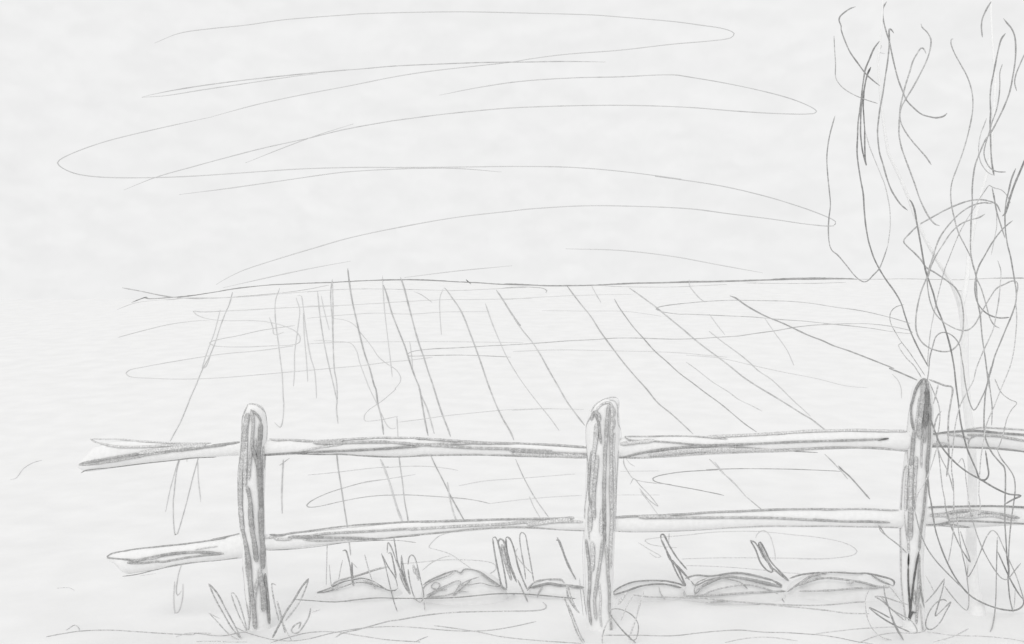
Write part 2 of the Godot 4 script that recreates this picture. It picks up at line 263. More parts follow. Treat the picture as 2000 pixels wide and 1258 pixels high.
		[2, 209, 649, 546, 650, 589, 651, 634],
		[2.9, 182, 679, 524, 683, 558, 688, 589, 696, 625, 703, 656, 712, 691, 722, 720, 731, 754, 734, 760, 738, 789, 745, 818, 749, 849],
		[3, 182, 749, 557, 756, 578, 765, 611, 778, 645, 791, 678, 800, 707, 811, 738, 819, 758, 825, 793, 831, 827, 836, 851],
		[2.6, 202, 818, 760, 822, 771, 834, 798, 842, 825, 848, 847],
		[3, 188, 782, 541, 789, 562, 796, 589, 803, 616, 811, 647, 819, 674, 827, 696, 836, 725, 845, 751, 856, 787, 865, 813, 874, 836, 880, 853],
		[2.8, 191, 865, 563, 869, 563, 883, 582, 897, 602, 907, 622, 918, 651, 929, 680, 941, 714, 952, 747, 969, 791, 983, 820, 996, 842, 1004, 860],
		[1.9, 223, 865, 565, 859, 582, 859, 611, 862, 654],
		[2.1, 208, 948, 593, 961, 631, 976, 667, 989, 696, 1007, 727, 1023, 751, 1052, 789, 1074, 816, 1092, 841],
		[3, 193, 969, 566, 983, 587, 998, 611, 1016, 636, 998, 611, 1018, 642, 1040, 669, 1056, 694, 1073, 725, 1091, 756, 1107, 784, 1125, 809, 1142, 831],
		[2.1, 202, 809, 570, 823, 576, 836, 585, 844, 591],
		[1.9, 208, 651, 622, 678, 627, 693, 636, 705, 651, 725, 676, 740, 698, 756, 711, 774, 723, 782, 736, 781, 747, 771, 760, 773, 760, 745, 784, 724, 798, 713, 809, 711, 819, 714, 823, 745, 820, 778, 813],
		[1.9, 212, 613, 665, 656, 667, 685, 671, 696, 685, 702, 707, 714, 740, 722, 760, 736, 789, 747, 813, 756, 831, 765, 838, 773, 836],
		[2, 223, 747, 538, 748, 567, 751, 607, 756, 651, 762, 700, 766, 736],
		[2, 209, 800, 667, 803, 689, 806, 718],
		[3, 184, 1108, 559, 1122, 578, 1136, 596, 1154, 618, 1171, 645, 1183, 662, 1203, 689, 1220, 711, 1243, 738, 1263, 760, 1285, 787, 1312, 809, 1334, 829, 1354, 848],
		[2.2, 209, 1156, 559, 1165, 576, 1174, 591],
		[2.5, 178, 1200, 584, 1209, 600, 1223, 620, 1238, 640, 1256, 660, 1278, 685, 1303, 707, 1327, 729, 1354, 749, 1376, 766, 1409, 790, 1433, 810, 1456, 829, 1478, 844],
		[3.4, 193, 1230, 563, 1247, 575, 1265, 588, 1280, 599, 1292, 609, 1314, 627, 1336, 645, 1358, 664, 1381, 682, 1407, 701, 1429, 718, 1451, 736, 1478, 754, 1518, 778, 1547, 796, 1569, 810, 1585, 819, 1603, 833, 1620, 846, 1634, 855],
		[2.5, 208, 1346, 546, 1347, 558, 1356, 571, 1369, 585, 1378, 590],
		[2.1, 204, 1340, 707, 1362, 723, 1393, 747, 1425, 767, 1442, 780, 1469, 793, 1488, 803],
		[4, 174, 1426, 578, 1438, 583, 1456, 596, 1478, 609, 1500, 620, 1525, 630, 1549, 641, 1576, 654, 1607, 666, 1629, 676, 1656, 685, 1685, 696, 1718, 709, 1745, 720, 1738, 720, 1760, 729, 1794, 744],
		[2, 223, 1386, 614, 1400, 634, 1416, 654],
		[2.6, 208, 1385, 647, 1413, 669, 1447, 694, 1465, 709, 1482, 725, 1505, 740, 1525, 758, 1547, 780, 1569, 800, 1583, 813],
		[2, 228, 1494, 622, 1511, 647, 1536, 682, 1551, 714],
		[2, 215, 1743, 731, 1754, 743, 1760, 758, 1761, 778],
		[1.9, 192, 1218, 895, 1219, 907, 1227, 922, 1237, 935, 1256, 941, 1289, 945, 1312, 946],
		[1.9, 209, 1223, 896, 1231, 906, 1240, 911],
		[2, 198, 1231, 946, 1238, 935, 1251, 949, 1272, 971, 1285, 989, 1267, 976, 1249, 954],
		[2, 209, 1251, 960, 1272, 987, 1285, 1005],
		[3, 202, 1386, 897, 1398, 909, 1413, 925, 1429, 938, 1445, 956, 1456, 969],
		[2.2, 209, 1396, 902, 1416, 927, 1438, 949],
		[2.2, 198, 1456, 969, 1480, 989, 1505, 1009],
		[2.5, 191, 1611, 887, 1629, 905, 1647, 925, 1656, 936],
		[3.5, 164, 1638, 910, 1645, 918, 1660, 931, 1678, 951, 1699, 975],
		[4, 203, 743, 897, 751, 916, 762, 947, 771, 978, 778, 1000, 786, 1020],
		[2.3, 188, 778, 880, 781, 907, 786, 942, 790, 978, 796, 1011, 798, 1027],
		[2.6, 182, 656, 871, 660, 911, 667, 956, 673, 996, 676, 1014, 680, 1045, 685, 1085],
		[2, 212, 775, 813, 777, 853, 778, 871],
		[2.6, 178, 840, 887, 851, 911, 865, 938, 878, 965, 891, 989, 905, 1014, 916, 1034],
		[3, 203, 874, 942, 878, 971, 885, 1000, 894, 1027, 893, 1038],
		[2.1, 193, 1007, 897, 1020, 927, 1034, 954, 1047, 976, 1061, 996, 1072, 1011],
		[2.1, 203, 1034, 970, 1043, 991, 1054, 1010],
		[3, 189, 546, 909, 565, 895],
		[3, 191, 553, 898, 551, 938, 550, 971, 551, 1003],
		[2, 209, 352, 887, 343, 916, 332, 956, 323, 1000],
		[2, 194, 352, 891, 344, 925, 339, 971, 338, 978, 339, 1023, 342, 1045, 346, 1043, 356, 1011, 365, 978, 376, 934, 386, 898, 391, 879],
		[2, 212, 386, 898, 387, 934, 392, 980],
		[2, 203, 361, 1078, 354, 1103, 348, 1123, 344, 1156, 347, 1163, 354, 1154],
		[2.4, 213, 341, 1136, 339, 1167, 342, 1198, 349, 1194, 356, 1169, 357, 1140],
	],
	"field/plough_line": [
		[3.4, 213, 377, 608, 398, 610, 443, 608, 487, 606, 554, 602, 598, 600, 660, 598],
		[2.6, 213, 377, 608, 385, 616, 409, 624, 443, 627, 498, 627, 532, 631, 565, 641, 581, 651, 586, 660, 584, 669, 572, 674, 532, 676, 487, 678, 443, 678, 420, 676, 409, 670, 420, 665, 465, 656, 509, 646, 576, 636],
		[2.2, 227, 600, 598, 667, 597, 734, 593, 800, 589, 867, 586, 956, 585, 1040, 583],
		[2.4, 227, 231, 659, 276, 647, 331, 634, 387, 627, 409, 627],
		[2.4, 215, 572, 676, 509, 685, 443, 691, 398, 697, 331, 708, 276, 718, 253, 723, 246, 729, 253, 736, 287, 739, 354, 741, 420, 739, 487, 734, 554, 728, 601, 724, 656, 719, 711, 714, 756, 708, 800, 704, 845, 698],
		[2.6, 184, 998, 698, 934, 695, 889, 694, 845, 695, 800, 696, 795, 693, 805, 687, 845, 682, 889, 680, 956, 676, 980, 675, 1047, 671, 1114, 666, 1158, 664, 1203, 661, 1247, 661, 1314, 663, 1358, 662, 1407, 659, 1440, 657, 1474, 652, 1518, 646, 1551, 640, 1585, 636, 1618, 634, 1652, 633, 1696, 633, 1741, 638, 1778, 646, 1782, 649, 1780, 652, 1741, 648, 1696, 641, 1629, 634, 1574, 628, 1529, 625, 1474, 620, 1407, 617, 1340, 614, 1325, 614, 1292, 609, 1282, 604, 1284, 601, 1303, 597, 1358, 591, 1385, 589, 1429, 587, 1496, 588, 1540, 589, 1585, 593, 1629, 600, 1685, 608, 1741, 621, 1778, 632],
		[2.2, 228, 600, 622, 667, 616, 734, 612, 800, 614, 867, 610, 956, 609],
		[2.2, 226, 600, 672, 667, 669, 778, 668, 889, 668, 1023, 670],
		[2, 219, 980, 586, 1069, 580, 1180, 576, 1236, 575],
		[2, 227, 1058, 607, 1136, 608, 1225, 609, 1292, 618],
		[2.4, 227, 1002, 687, 1091, 684, 1203, 686, 1314, 689, 1420, 698],
		[2.2, 219, 1340, 694, 1407, 700, 1474, 715, 1529, 727, 1596, 740, 1652, 754, 1696, 758],
		[2.4, 170, 1642, 921, 1603, 919, 1547, 917, 1491, 916, 1436, 916, 1380, 918, 1401, 918, 1334, 922, 1289, 929, 1275, 935, 1280, 941, 1312, 948, 1356, 956, 1401, 965, 1414, 968],
		[2, 207, 601, 928, 647, 924, 714, 916, 758, 912, 745, 914, 800, 911, 845, 912, 878, 916, 894, 919],
		[2.3, 186, 754, 936, 714, 942, 669, 954, 636, 965, 609, 978, 599, 987, 603, 991, 625, 989, 669, 979, 714, 971, 758, 967, 745, 968, 789, 967, 834, 969, 878, 972, 911, 975, 936, 979, 957, 984],
		[2, 223, 700, 945, 756, 936, 811, 927],
		[2, 208, 298, 902, 323, 891, 356, 884, 376, 882, 365, 894, 365, 902],
		[2, 220, 778, 825, 825, 819, 874, 812, 923, 807, 989, 801, 1078, 798],
		[2, 226, 956, 984, 1012, 977, 1078, 971, 1136, 968],
		[2, 226, 896, 949, 945, 940, 1012, 935, 1123, 926],
		[2, 216, 1340, 1105, 1380, 1106, 1436, 1109, 1492, 1114, 1536, 1119, 1563, 1120],
		[2, 222, 1331, 1092, 1403, 1090, 1492, 1090, 1620, 1092],
		[2, 208, 1560, 1092, 1605, 1092, 1649, 1088, 1669, 1083, 1674, 1076, 1660, 1065, 1627, 1055, 1582, 1048, 1558, 1046, 1492, 1039, 1447, 1038, 1391, 1040, 1336, 1046, 1291, 1050, 1260, 1055, 1269, 1063, 1296, 1068, 1322, 1070],
		[1.9, 222, 1247, 1060, 1269, 1074, 1291, 1087, 1282, 1089, 1269, 1080],
		[1.9, 215, 1476, 1051, 1479, 1043, 1492, 1036, 1503, 1045, 1509, 1060, 1514, 1083, 1514, 1094],
		[2, 208, 880, 1040, 860, 1046, 847, 1056, 838, 1069, 853, 1074, 880, 1083, 905, 1100, 931, 1118, 945, 1120],
		[2, 212, 825, 1114, 842, 1100, 865, 1089, 880, 1086],
		[2, 208, 780, 1102, 825, 1098, 869, 1094, 914, 1094, 949, 1097, 967, 1103, 968, 1112, 958, 1120, 936, 1127],
		[1.8, 226, 1000, 802, 1067, 799, 1140, 800],
		[1.8, 226, 1211, 921, 1289, 920],
		[1.8, 226, 1205, 967, 1289, 967],
	],
	"field/ground_line": [
		[2.2, 164, 574, 1171, 603, 1173, 654, 1176, 692, 1172, 736, 1168, 781, 1169, 780, 1169, 836, 1169, 891, 1167, 925, 1164, 969, 1160, 1014, 1160, 1058, 1163, 1100, 1167, 1124, 1169],
		[2, 183, 90, 1244, 122, 1238, 156, 1233, 211, 1231, 267, 1234, 312, 1237, 378, 1240, 380, 1237, 413, 1241, 436, 1242, 469, 1236, 482, 1235],
		[2, 188, 462, 1226, 480, 1235, 505, 1243, 536, 1250, 569, 1252, 603, 1248, 647, 1237, 692, 1229, 736, 1225, 781, 1224, 825, 1227, 869, 1231, 914, 1233, 958, 1231, 1003, 1224, 1047, 1214],
		[2, 190, 529, 1255, 558, 1247, 591, 1238, 625, 1234, 658, 1235, 703, 1242, 758, 1250, 820, 1254, 813, 1253, 836, 1243],
		[2.8, 188, 655, 1245, 669, 1237, 703, 1229, 758, 1214, 780, 1211, 825, 1203, 880, 1197, 936, 1195, 1003, 1194, 1047, 1193, 1065, 1189, 1067, 1183, 1060, 1176],
		[2, 189, 847, 1222, 891, 1228, 936, 1235, 980, 1244, 1047, 1251, 1136, 1257],
		[2, 180, 1180, 1241, 1247, 1241, 1314, 1242, 1369, 1236, 1414, 1232, 1447, 1231, 1492, 1235, 1536, 1236, 1581, 1239, 1605, 1241, 1638, 1246, 1671, 1253, 1705, 1258],
		[1.9, 204, 1416, 1255, 1458, 1247, 1503, 1245, 1558, 1252],
		[2, 204, 1593, 1238, 1671, 1229, 1738, 1225, 1809, 1223],
		[2, 198, 1676, 1256, 1716, 1241, 1749, 1236, 1783, 1237, 1805, 1233, 1811, 1225],
		[2, 204, 1811, 1234, 1860, 1241, 1916, 1243, 1972, 1248, 2014, 1256],
		[1.9, 211, 1823, 1254, 1860, 1244, 1892, 1228],
		[1.9, 211, 343, 1244, 367, 1237, 412, 1237],
		[2, 194, 129, 1231, 146, 1221, 154, 1227, 155, 1233],
		[2, 205, 383, 1253, 440, 1253, 436, 1254, 482, 1254],
		[3, 197, 1236, 1162, 1269, 1166, 1325, 1167, 1369, 1168, 1403, 1172, 1447, 1176, 1514, 1181, 1581, 1183, 1616, 1182, 1660, 1178, 1689, 1175],
		[3, 197, 1377, 1177, 1414, 1175, 1447, 1176, 1514, 1183, 1558, 1187, 1560, 1187, 1616, 1193, 1653, 1198, 1698, 1199],
		[1.8, 208, 20, 937, 31, 934, 45, 916, 62, 905, 82, 899],
		[1.8, 214, 111, 1149, 134, 1148, 145, 1153],
	],
	"mound_a/contour_line": [
		[2.5, 165, 617, 1158, 643, 1149, 669, 1137, 692, 1132, 709, 1130, 725, 1134, 741, 1143, 758, 1153, 772, 1153, 777, 1149],
		[2.2, 175, 617, 1159, 636, 1156, 665, 1148, 692, 1139, 709, 1138, 727, 1142, 747, 1149, 767, 1156],
		[4, 190, 647, 1147, 654, 1138, 669, 1132, 703, 1123, 736, 1112, 758, 1107],
		[4, 200, 647, 1147, 656, 1150, 674, 1144],
		[5, 214, 709, 1134, 727, 1138, 741, 1145],
	],
	"mound_b/contour_line": [
		[3, 178, 826, 1143, 838, 1134, 858, 1125, 876, 1118, 891, 1115, 900, 1119, 905, 1113, 918, 1112, 934, 1116, 945, 1122, 958, 1132, 978, 1145],
		[2.5, 185, 825, 1154, 831, 1143, 847, 1134, 873, 1125, 887, 1116],
		[2.5, 180, 833, 1167, 851, 1154, 873, 1143, 891, 1135, 900, 1136, 896, 1145, 885, 1163, 896, 1154, 914, 1138, 922, 1132],
		[2.2, 188, 833, 1163, 856, 1149, 858, 1140, 849, 1138, 842, 1147, 856, 1152, 873, 1152],
		[2.2, 195, 833, 1167, 869, 1163, 896, 1156, 916, 1156],
		[2, 185, 898, 1143, 918, 1142, 940, 1139, 958, 1144, 978, 1146],
		[3, 180, 936, 1117, 958, 1134, 980, 1146, 991, 1153],
		[2, 190, 833, 1167, 858, 1152, 885, 1138, 898, 1134],
		[2, 185, 898, 1143, 914, 1134, 936, 1127],
	],
	"mound_c/contour_line": [
		[4, 190, 1030, 1154, 1034, 1147, 1047, 1136, 1069, 1132, 1096, 1132, 1102, 1138],
		[5, 170, 1033, 1149, 1052, 1144, 1072, 1140, 1092, 1143, 1114, 1144, 1141, 1148],
		[3, 195, 1049, 1167, 1053, 1156, 1060, 1146],
		[5, 170, 1114, 1146, 1139, 1147],
	],
	"mound_d/contour_line": [
		[3, 170, 1199, 1162, 1199, 1156, 1211, 1147, 1236, 1137, 1269, 1134, 1302, 1135, 1325, 1140, 1338, 1145],
		[3.6, 164, 1199, 1162, 1225, 1154, 1251, 1145, 1280, 1141, 1305, 1142, 1331, 1148],
		[2, 207, 1287, 1146, 1290, 1158, 1300, 1172],
	],
	"mound_e/contour_line": [
		[4, 175, 1338, 1130, 1358, 1124, 1391, 1125, 1425, 1120, 1443, 1119, 1469, 1123, 1503, 1132, 1526, 1143, 1527, 1147],
		[3, 175, 1349, 1134, 1358, 1143, 1380, 1134, 1403, 1129, 1425, 1132, 1447, 1138, 1460, 1150],
		[6, 180, 1358, 1160, 1367, 1149, 1385, 1138, 1414, 1127, 1447, 1129, 1492, 1138, 1527, 1147],
		[2.5, 180, 1358, 1162, 1356, 1152, 1362, 1138, 1380, 1130],
		[3.5, 194, 1338, 1154, 1336, 1158, 1342, 1164, 1369, 1163, 1391, 1154, 1425, 1146, 1458, 1142, 1492, 1148, 1514, 1157, 1525, 1167, 1532, 1176],
		[4, 194, 1358, 1164, 1403, 1162, 1458, 1158, 1503, 1156, 1536, 1155],
	],
	"mound_f/contour_line": [
		[4, 178, 1538, 1156, 1558, 1142, 1581, 1127, 1603, 1120, 1620, 1118],
		[3.5, 170, 1542, 1130, 1563, 1123, 1592, 1119, 1582, 1120, 1627, 1118, 1669, 1120, 1694, 1120, 1722, 1126, 1742, 1132, 1747, 1138, 1745, 1145],
		[5, 186, 1560, 1143, 1582, 1127, 1605, 1120],
		[4.5, 188, 1560, 1144, 1582, 1135, 1611, 1129, 1649, 1132, 1685, 1138, 1716, 1146, 1738, 1148],
		[3.5, 177, 1702, 1123, 1720, 1134, 1745, 1145],
		[4, 194, 1560, 1155, 1627, 1153, 1671, 1149, 1716, 1148],
		[7, 208, 1653, 1138, 1669, 1136],
	],
	"stalk_a/stem": [
		[3, 175, 669, 1076, 675, 1075, 679, 1085, 684, 1107, 689, 1143],
		[3.5, 165, 687, 1098, 688, 1120, 690, 1144],
		[2, 205, 687, 1098, 698, 1110],
		[2, 216, 639, 1058, 638, 1103, 637, 1143],
		[2, 218, 643, 1103, 647, 1143, 655, 1169, 659, 1147, 665, 1112, 669, 1094],
		[2.4, 212, 712, 1083, 721, 1116, 734, 1156],
	],
	"stalk_b/stem": [
		[2.4, 175, 745, 1081, 752, 1103, 758, 1129, 764, 1154, 769, 1174, 776, 1195],
		[2.4, 180, 746, 1083, 758, 1107, 772, 1129, 777, 1149],
		[3, 180, 758, 1081, 763, 1080, 768, 1098, 774, 1129],
		[2.6, 181, 756, 1080, 758, 1060, 765, 1071, 774, 1096, 787, 1129, 801, 1162],
		[2.6, 177, 768, 1044, 772, 1067, 777, 1098, 787, 1125],
		[3, 181, 784, 1084, 785, 1112, 792, 1134, 798, 1156],
		[2.6, 180, 797, 1103, 799, 1089, 804, 1084, 810, 1089, 816, 1109, 821, 1132, 826, 1152, 827, 1167, 821, 1176, 813, 1172, 806, 1158, 800, 1134, 797, 1112],
		[6, 216, 807, 1103, 811, 1120, 813, 1112, 817, 1134],
		[2.6, 180, 784, 1084, 787, 1103, 793, 1132, 801, 1160, 789, 1143, 780, 1120],
		[2.4, 200, 828, 1172, 830, 1194],
	],
	"stalk_c/stem": [
		[3.4, 174, 962, 1051, 967, 1085, 974, 1120, 981, 1147, 989, 1150, 987, 1129, 981, 1096, 976, 1071, 973, 1058, 977, 1053, 983, 1056, 987, 1071, 994, 1098, 1003, 1120, 1009, 1138],
		[2.6, 182, 962, 1051, 967, 1049, 971, 1056, 978, 1083],
		[3.2, 170, 988, 1051, 991, 1049, 997, 1054, 1005, 1076, 1011, 1103, 1020, 1129, 1031, 1154],
		[4, 165, 988, 1051, 989, 1071, 994, 1094, 1000, 1116, 1008, 1134],
		[7, 195, 980, 1063, 987, 1094, 999, 1134],
		[3, 175, 1011, 1132, 1020, 1152, 1031, 1176],
		[2.6, 185, 1027, 1132, 1023, 1103, 1018, 1076, 1015, 1047, 1019, 1040, 1026, 1045, 1030, 1065, 1036, 1098, 1043, 1138],
		[1.9, 204, 1011, 1071, 1007, 1080, 1016, 1096, 1038, 1120],
	],
	"stalk_d/stem": [
		[3.4, 165, 1088, 1049, 1098, 1074, 1109, 1103, 1125, 1132],
		[3.4, 178, 1086, 1055, 1092, 1056, 1103, 1085, 1118, 1120],
	],
	"stalk_e/stem": [
		[3.2, 165, 1291, 1053, 1291, 1045, 1296, 1044, 1307, 1065, 1322, 1089, 1342, 1113],
		[4, 165, 1291, 1053, 1302, 1076, 1309, 1092, 1322, 1105, 1336, 1120, 1347, 1133],
		[3.2, 170, 1307, 1083, 1316, 1107, 1327, 1129, 1339, 1145, 1334, 1132, 1325, 1112, 1314, 1094],
		[1.9, 205, 1307, 1041, 1306, 1067],
	],
	"stalk_f/stem": [
		[3.2, 165, 1465, 1055, 1476, 1074, 1485, 1098, 1496, 1112, 1507, 1118, 1509, 1112, 1500, 1098, 1489, 1080, 1482, 1063, 1485, 1059, 1494, 1074, 1505, 1096, 1523, 1116, 1541, 1134],
		[3, 172, 1466, 1055, 1476, 1061, 1492, 1089, 1507, 1107],
		[3.6, 170, 1509, 1109, 1527, 1125, 1541, 1135],
		[4.5, 180, 1483, 1061, 1496, 1089, 1509, 1114],
	],
	"stalk_g/stem": [
		[2.4, 178, 1716, 1031, 1716, 1027, 1720, 1031, 1731, 1046, 1749, 1060, 1760, 1069, 1771, 1080],
		[2, 185, 1716, 1027, 1720, 1037, 1731, 1046],
	],
	"tuft_a/blade": [
		[3, 180, 407, 1139, 420, 1169, 436, 1198, 453, 1227, 471, 1248],
		[3.2, 177, 407, 1139, 425, 1160, 442, 1192, 460, 1225, 471, 1248],
		[3, 190, 451, 1159, 456, 1158, 465, 1172, 473, 1196, 480, 1221, 483, 1234],
		[2.6, 195, 451, 1159, 457, 1178, 467, 1203, 476, 1221, 482, 1234],
		[2.2, 194, 407, 1197, 422, 1212, 440, 1232, 453, 1243, 466, 1249],
		[2, 205, 407, 1197, 418, 1203, 430, 1209],
	],
	"tuft_b/blade": [
		[4, 170, 603, 1130, 589, 1147, 574, 1172, 558, 1196, 545, 1221, 532, 1246],
		[3, 199, 603, 1130, 596, 1152, 585, 1176, 571, 1196, 558, 1212],
		[3, 195, 539, 1143, 531, 1140, 534, 1167, 538, 1187, 545, 1214],
		[4, 191, 541, 1174, 546, 1192, 551, 1214, 557, 1237],
		[2, 200, 551, 1212, 560, 1234, 570, 1252],
		[3, 187, 607, 1187, 603, 1205, 594, 1221, 583, 1235, 574, 1237, 569, 1231, 576, 1221, 587, 1216, 583, 1229],
		[1.9, 215, 609, 1196, 625, 1191],
	],
	"tuft_c/blade": [
		[2.8, 190, 1100, 1167, 1112, 1187, 1123, 1214, 1134, 1241, 1142, 1254],
		[2.8, 195, 1103, 1168, 1114, 1201, 1127, 1236, 1138, 1256],
		[4, 190, 1107, 1143, 1109, 1163, 1118, 1181, 1132, 1198],
		[2.4, 195, 1109, 1143, 1116, 1167, 1127, 1192],
	],
	"tuft_d/blade": [
		[2.2, 181, 1188, 1193, 1202, 1189, 1220, 1193, 1236, 1203, 1246, 1218, 1246, 1236, 1240, 1250, 1227, 1248],
		[2.6, 165, 1188, 1193, 1200, 1212, 1220, 1236, 1242, 1256],
		[3, 216, 1258, 1154, 1249, 1183, 1242, 1209, 1229, 1245],
		[2.4, 216, 1236, 1165, 1225, 1183, 1213, 1212],
		[5, 216, 1225, 1156, 1207, 1181],
		[2.4, 195, 1196, 1201, 1185, 1218, 1177, 1241, 1176, 1257],
	],
	"tuft_e/blade": [
		[2.8, 162, 1738, 1207, 1716, 1195, 1698, 1187, 1720, 1205, 1749, 1222, 1778, 1235],
		[2.6, 189, 1767, 1212, 1756, 1203, 1738, 1187, 1720, 1172, 1709, 1165, 1729, 1167, 1756, 1176, 1774, 1181],
		[2.4, 185, 1720, 1164, 1738, 1187, 1760, 1201, 1778, 1211, 1789, 1225, 1791, 1235, 1780, 1237],
		[2.6, 165, 1726, 1143, 1729, 1165, 1736, 1187, 1742, 1207, 1751, 1229, 1765, 1251],
		[2.2, 194, 1726, 1143, 1736, 1145, 1749, 1160, 1763, 1178],
		[2.2, 175, 1742, 1201, 1747, 1216, 1765, 1250],
		[2, 209, 1698, 1152, 1691, 1167, 1691, 1189, 1696, 1212, 1707, 1232, 1725, 1246, 1742, 1250],
	],
	"tuft_f/blade": [
		[2.8, 171, 1845, 1130, 1836, 1143, 1825, 1158, 1807, 1178],
		[2.6, 169, 1845, 1132, 1840, 1156, 1832, 1183, 1827, 1203, 1840, 1192, 1857, 1176, 1847, 1196, 1836, 1216, 1823, 1228, 1813, 1229, 1808, 1221, 1811, 1205, 1820, 1187, 1832, 1175, 1843, 1171, 1850, 1175],
		[2, 205, 1807, 1123, 1816, 1138, 1824, 1156],
	],
	"cloud_a/wisp": [
		[2, 231, 302, 84, 350, 65, 410, 56, 480, 49, 550, 39, 620, 33, 690, 28, 700, 27, 805, 24, 910, 23, 1050, 26, 1155, 29, 1210, 33, 1315, 42, 1368, 49, 1413, 56, 1434, 65, 1427, 74, 1385, 80, 1315, 86, 1210, 98, 1105, 106, 1035, 115, 1000, 121, 910, 131, 840, 139, 770, 150, 680, 168, 585, 186, 498, 205, 410, 229],
	],
	"cloud_b/wisp": [
		[2.1, 215, 410, 229, 305, 252, 218, 273, 165, 290, 123, 308, 112, 318, 123, 329, 151, 340, 200, 346, 288, 347, 375, 344, 480, 337, 585, 330, 690, 327, 805, 327, 910, 326, 1015, 325, 1120, 327, 1225, 336, 1330, 350, 1280, 344, 1402, 362, 1490, 382, 1560, 403, 1609, 421, 1632, 433, 1628, 441, 1578, 438, 1508, 428, 1420, 417, 1350, 408, 1245, 403, 1140, 402, 1035, 408, 1000, 412, 895, 424, 790, 442, 685, 464, 615, 484, 545, 505, 475, 528, 440, 545, 422, 556],
	],
	"cloud_c/wisp": [
		[2.2, 196, 277, 190, 291, 186, 340, 176, 410, 165, 498, 154, 585, 145, 672, 137, 700, 135, 770, 129, 858, 125, 945, 122, 1032, 121, 1102, 120, 1183, 121],
		[2, 208, 277, 190, 322, 187, 392, 176, 480, 163, 568, 150, 620, 144],
	],
	"cloud_d/wisp": [
		[2.1, 209, 858, 186, 928, 172, 1015, 159, 1120, 152, 1208, 150, 1312, 146, 1350, 151, 1420, 163, 1490, 178, 1542, 192, 1578, 206, 1595, 217, 1588, 222, 1525, 222, 1438, 217, 1350, 210, 1245, 206, 1140, 206, 1035, 209, 980, 212, 875, 222, 788, 233, 760, 237, 672, 253, 602, 270, 515, 289, 445, 307, 375, 326, 305, 346, 242, 371],
	],
	"cloud_e/wisp": [
		[2, 226, 480, 318, 550, 290, 620, 264, 690, 242],
	],
	"cloud_f/wisp": [
		[2, 228, 350, 380, 445, 368, 550, 353, 655, 338, 700, 334, 805, 329, 892, 329, 980, 336],
	],
	"cloud_g/wisp": [
		[2, 231, 436, 562, 510, 545, 598, 526, 685, 510],
	],
	"cloud_h/wisp": [
		[2, 231, 790, 542, 895, 529, 1000, 519],
	],
	"cloud_i/wisp": [
		[2, 231, 1105, 486, 1210, 489, 1315, 501, 1402, 517, 1490, 533],
	],
}

# skyline of the hill: pixel x, pixel y
const SKYLINE := [[-600, 586], [240, 584], [340, 580], [430, 565], [500, 558], [600, 554], [740, 548], [800, 547], [930, 552], [1040, 557], [1110, 558.5], [1250, 554], [1400, 551], [1560, 546], [1700, 545], [2000, 544], [2800, 545]]

# fence posts: pixel y, pixel x of the middle, half width in pixels
const POSTS := {
	"post1": [[789, 496, 8], [792, 496, 15], [798, 496, 19], [808, 496, 22], [830, 496.5, 25], [900, 493, 26], [980, 490, 26], [1050, 494, 24], [1130, 500, 23], [1180, 504, 23], [1262, 508, 23]],
	"post2": [[779, 1192, 8], [783, 1188, 19], [790, 1184, 25], [800, 1180, 29], [830, 1178, 33], [900, 1177, 32], [1000, 1172, 31], [1100, 1170, 29], [1180, 1171, 26], [1262, 1172, 25]],
	"post3": [[738, 1803, 5], [744, 1802, 11], [752, 1801, 15], [765, 1800, 19], [800, 1800, 22], [860, 1796, 24], [940, 1787, 25], [1000, 1783, 25], [1100, 1780, 22], [1180, 1783, 21], [1262, 1786, 21]],
}
# fence rails: pixel x, pixel y of the top edge, of the bottom edge
const RAILS := {
	"rail_tl": [[153, 906, 914], [166, 892, 922], [185, 872, 920], [230, 860, 913], [300, 862, 904], [380, 864, 896], [440, 865, 891], [490, 862, 889]],
	"rail_tm": [[500, 862, 892], [540, 858, 890], [620, 859, 887], [700, 855, 890], [780, 854, 893], [850, 856, 890], [950, 863, 889], [1050, 868, 893], [1175, 876, 895]],
	"rail_tr": [[1180, 866, 896], [1205, 858, 896], [1230, 851, 896], [1300, 850, 894], [1400, 851, 888], [1500, 847, 884], [1580, 841, 880], [1680, 839, 876], [1790, 842, 883]],
	"rail_te": [[1795, 847, 875], [1830, 845, 875], [1900, 835, 876], [1960, 834, 880], [2040, 840, 886], [2200, 842, 888]],
	"rail_bl": [[209, 1086, 1092], [225, 1080, 1102], [245, 1075, 1122], [300, 1068, 1114], [380, 1060, 1100], [440, 1048, 1094], [500, 1038, 1088]],
	"rail_bm": [[505, 1044, 1076], [560, 1043, 1073], [660, 1032, 1061], [780, 1020, 1050], [860, 1017, 1043], [960, 1014, 1034], [1030, 1012, 1033], [1120, 1009, 1036], [1175, 1009, 1038]],
	"rail_br": [[1175, 1009, 1038], [1230, 1007, 1040], [1300, 1004, 1038], [1400, 998, 1034], [1500, 994, 1030], [1650, 992, 1030], [1790, 995, 1033]],
	"rail_be": [[1790, 990, 1028], [1850, 988, 1029], [1900, 987, 1031], [1980, 988, 1026], [2060, 990, 1026], [2200, 994, 1030]],
}
# mounds: pixel x of the middle, pixel y of the base, half width, height
const MOUNDS := {
	"mound_a": [700, 1160, 84, 32], "mound_b": [906, 1168, 86, 58], "mound_c": [1090, 1160, 58, 30],
	"mound_d": [1268, 1163, 72, 31], "mound_e": [1432, 1164, 100, 46], "mound_f": [1643, 1158, 106, 42],
}
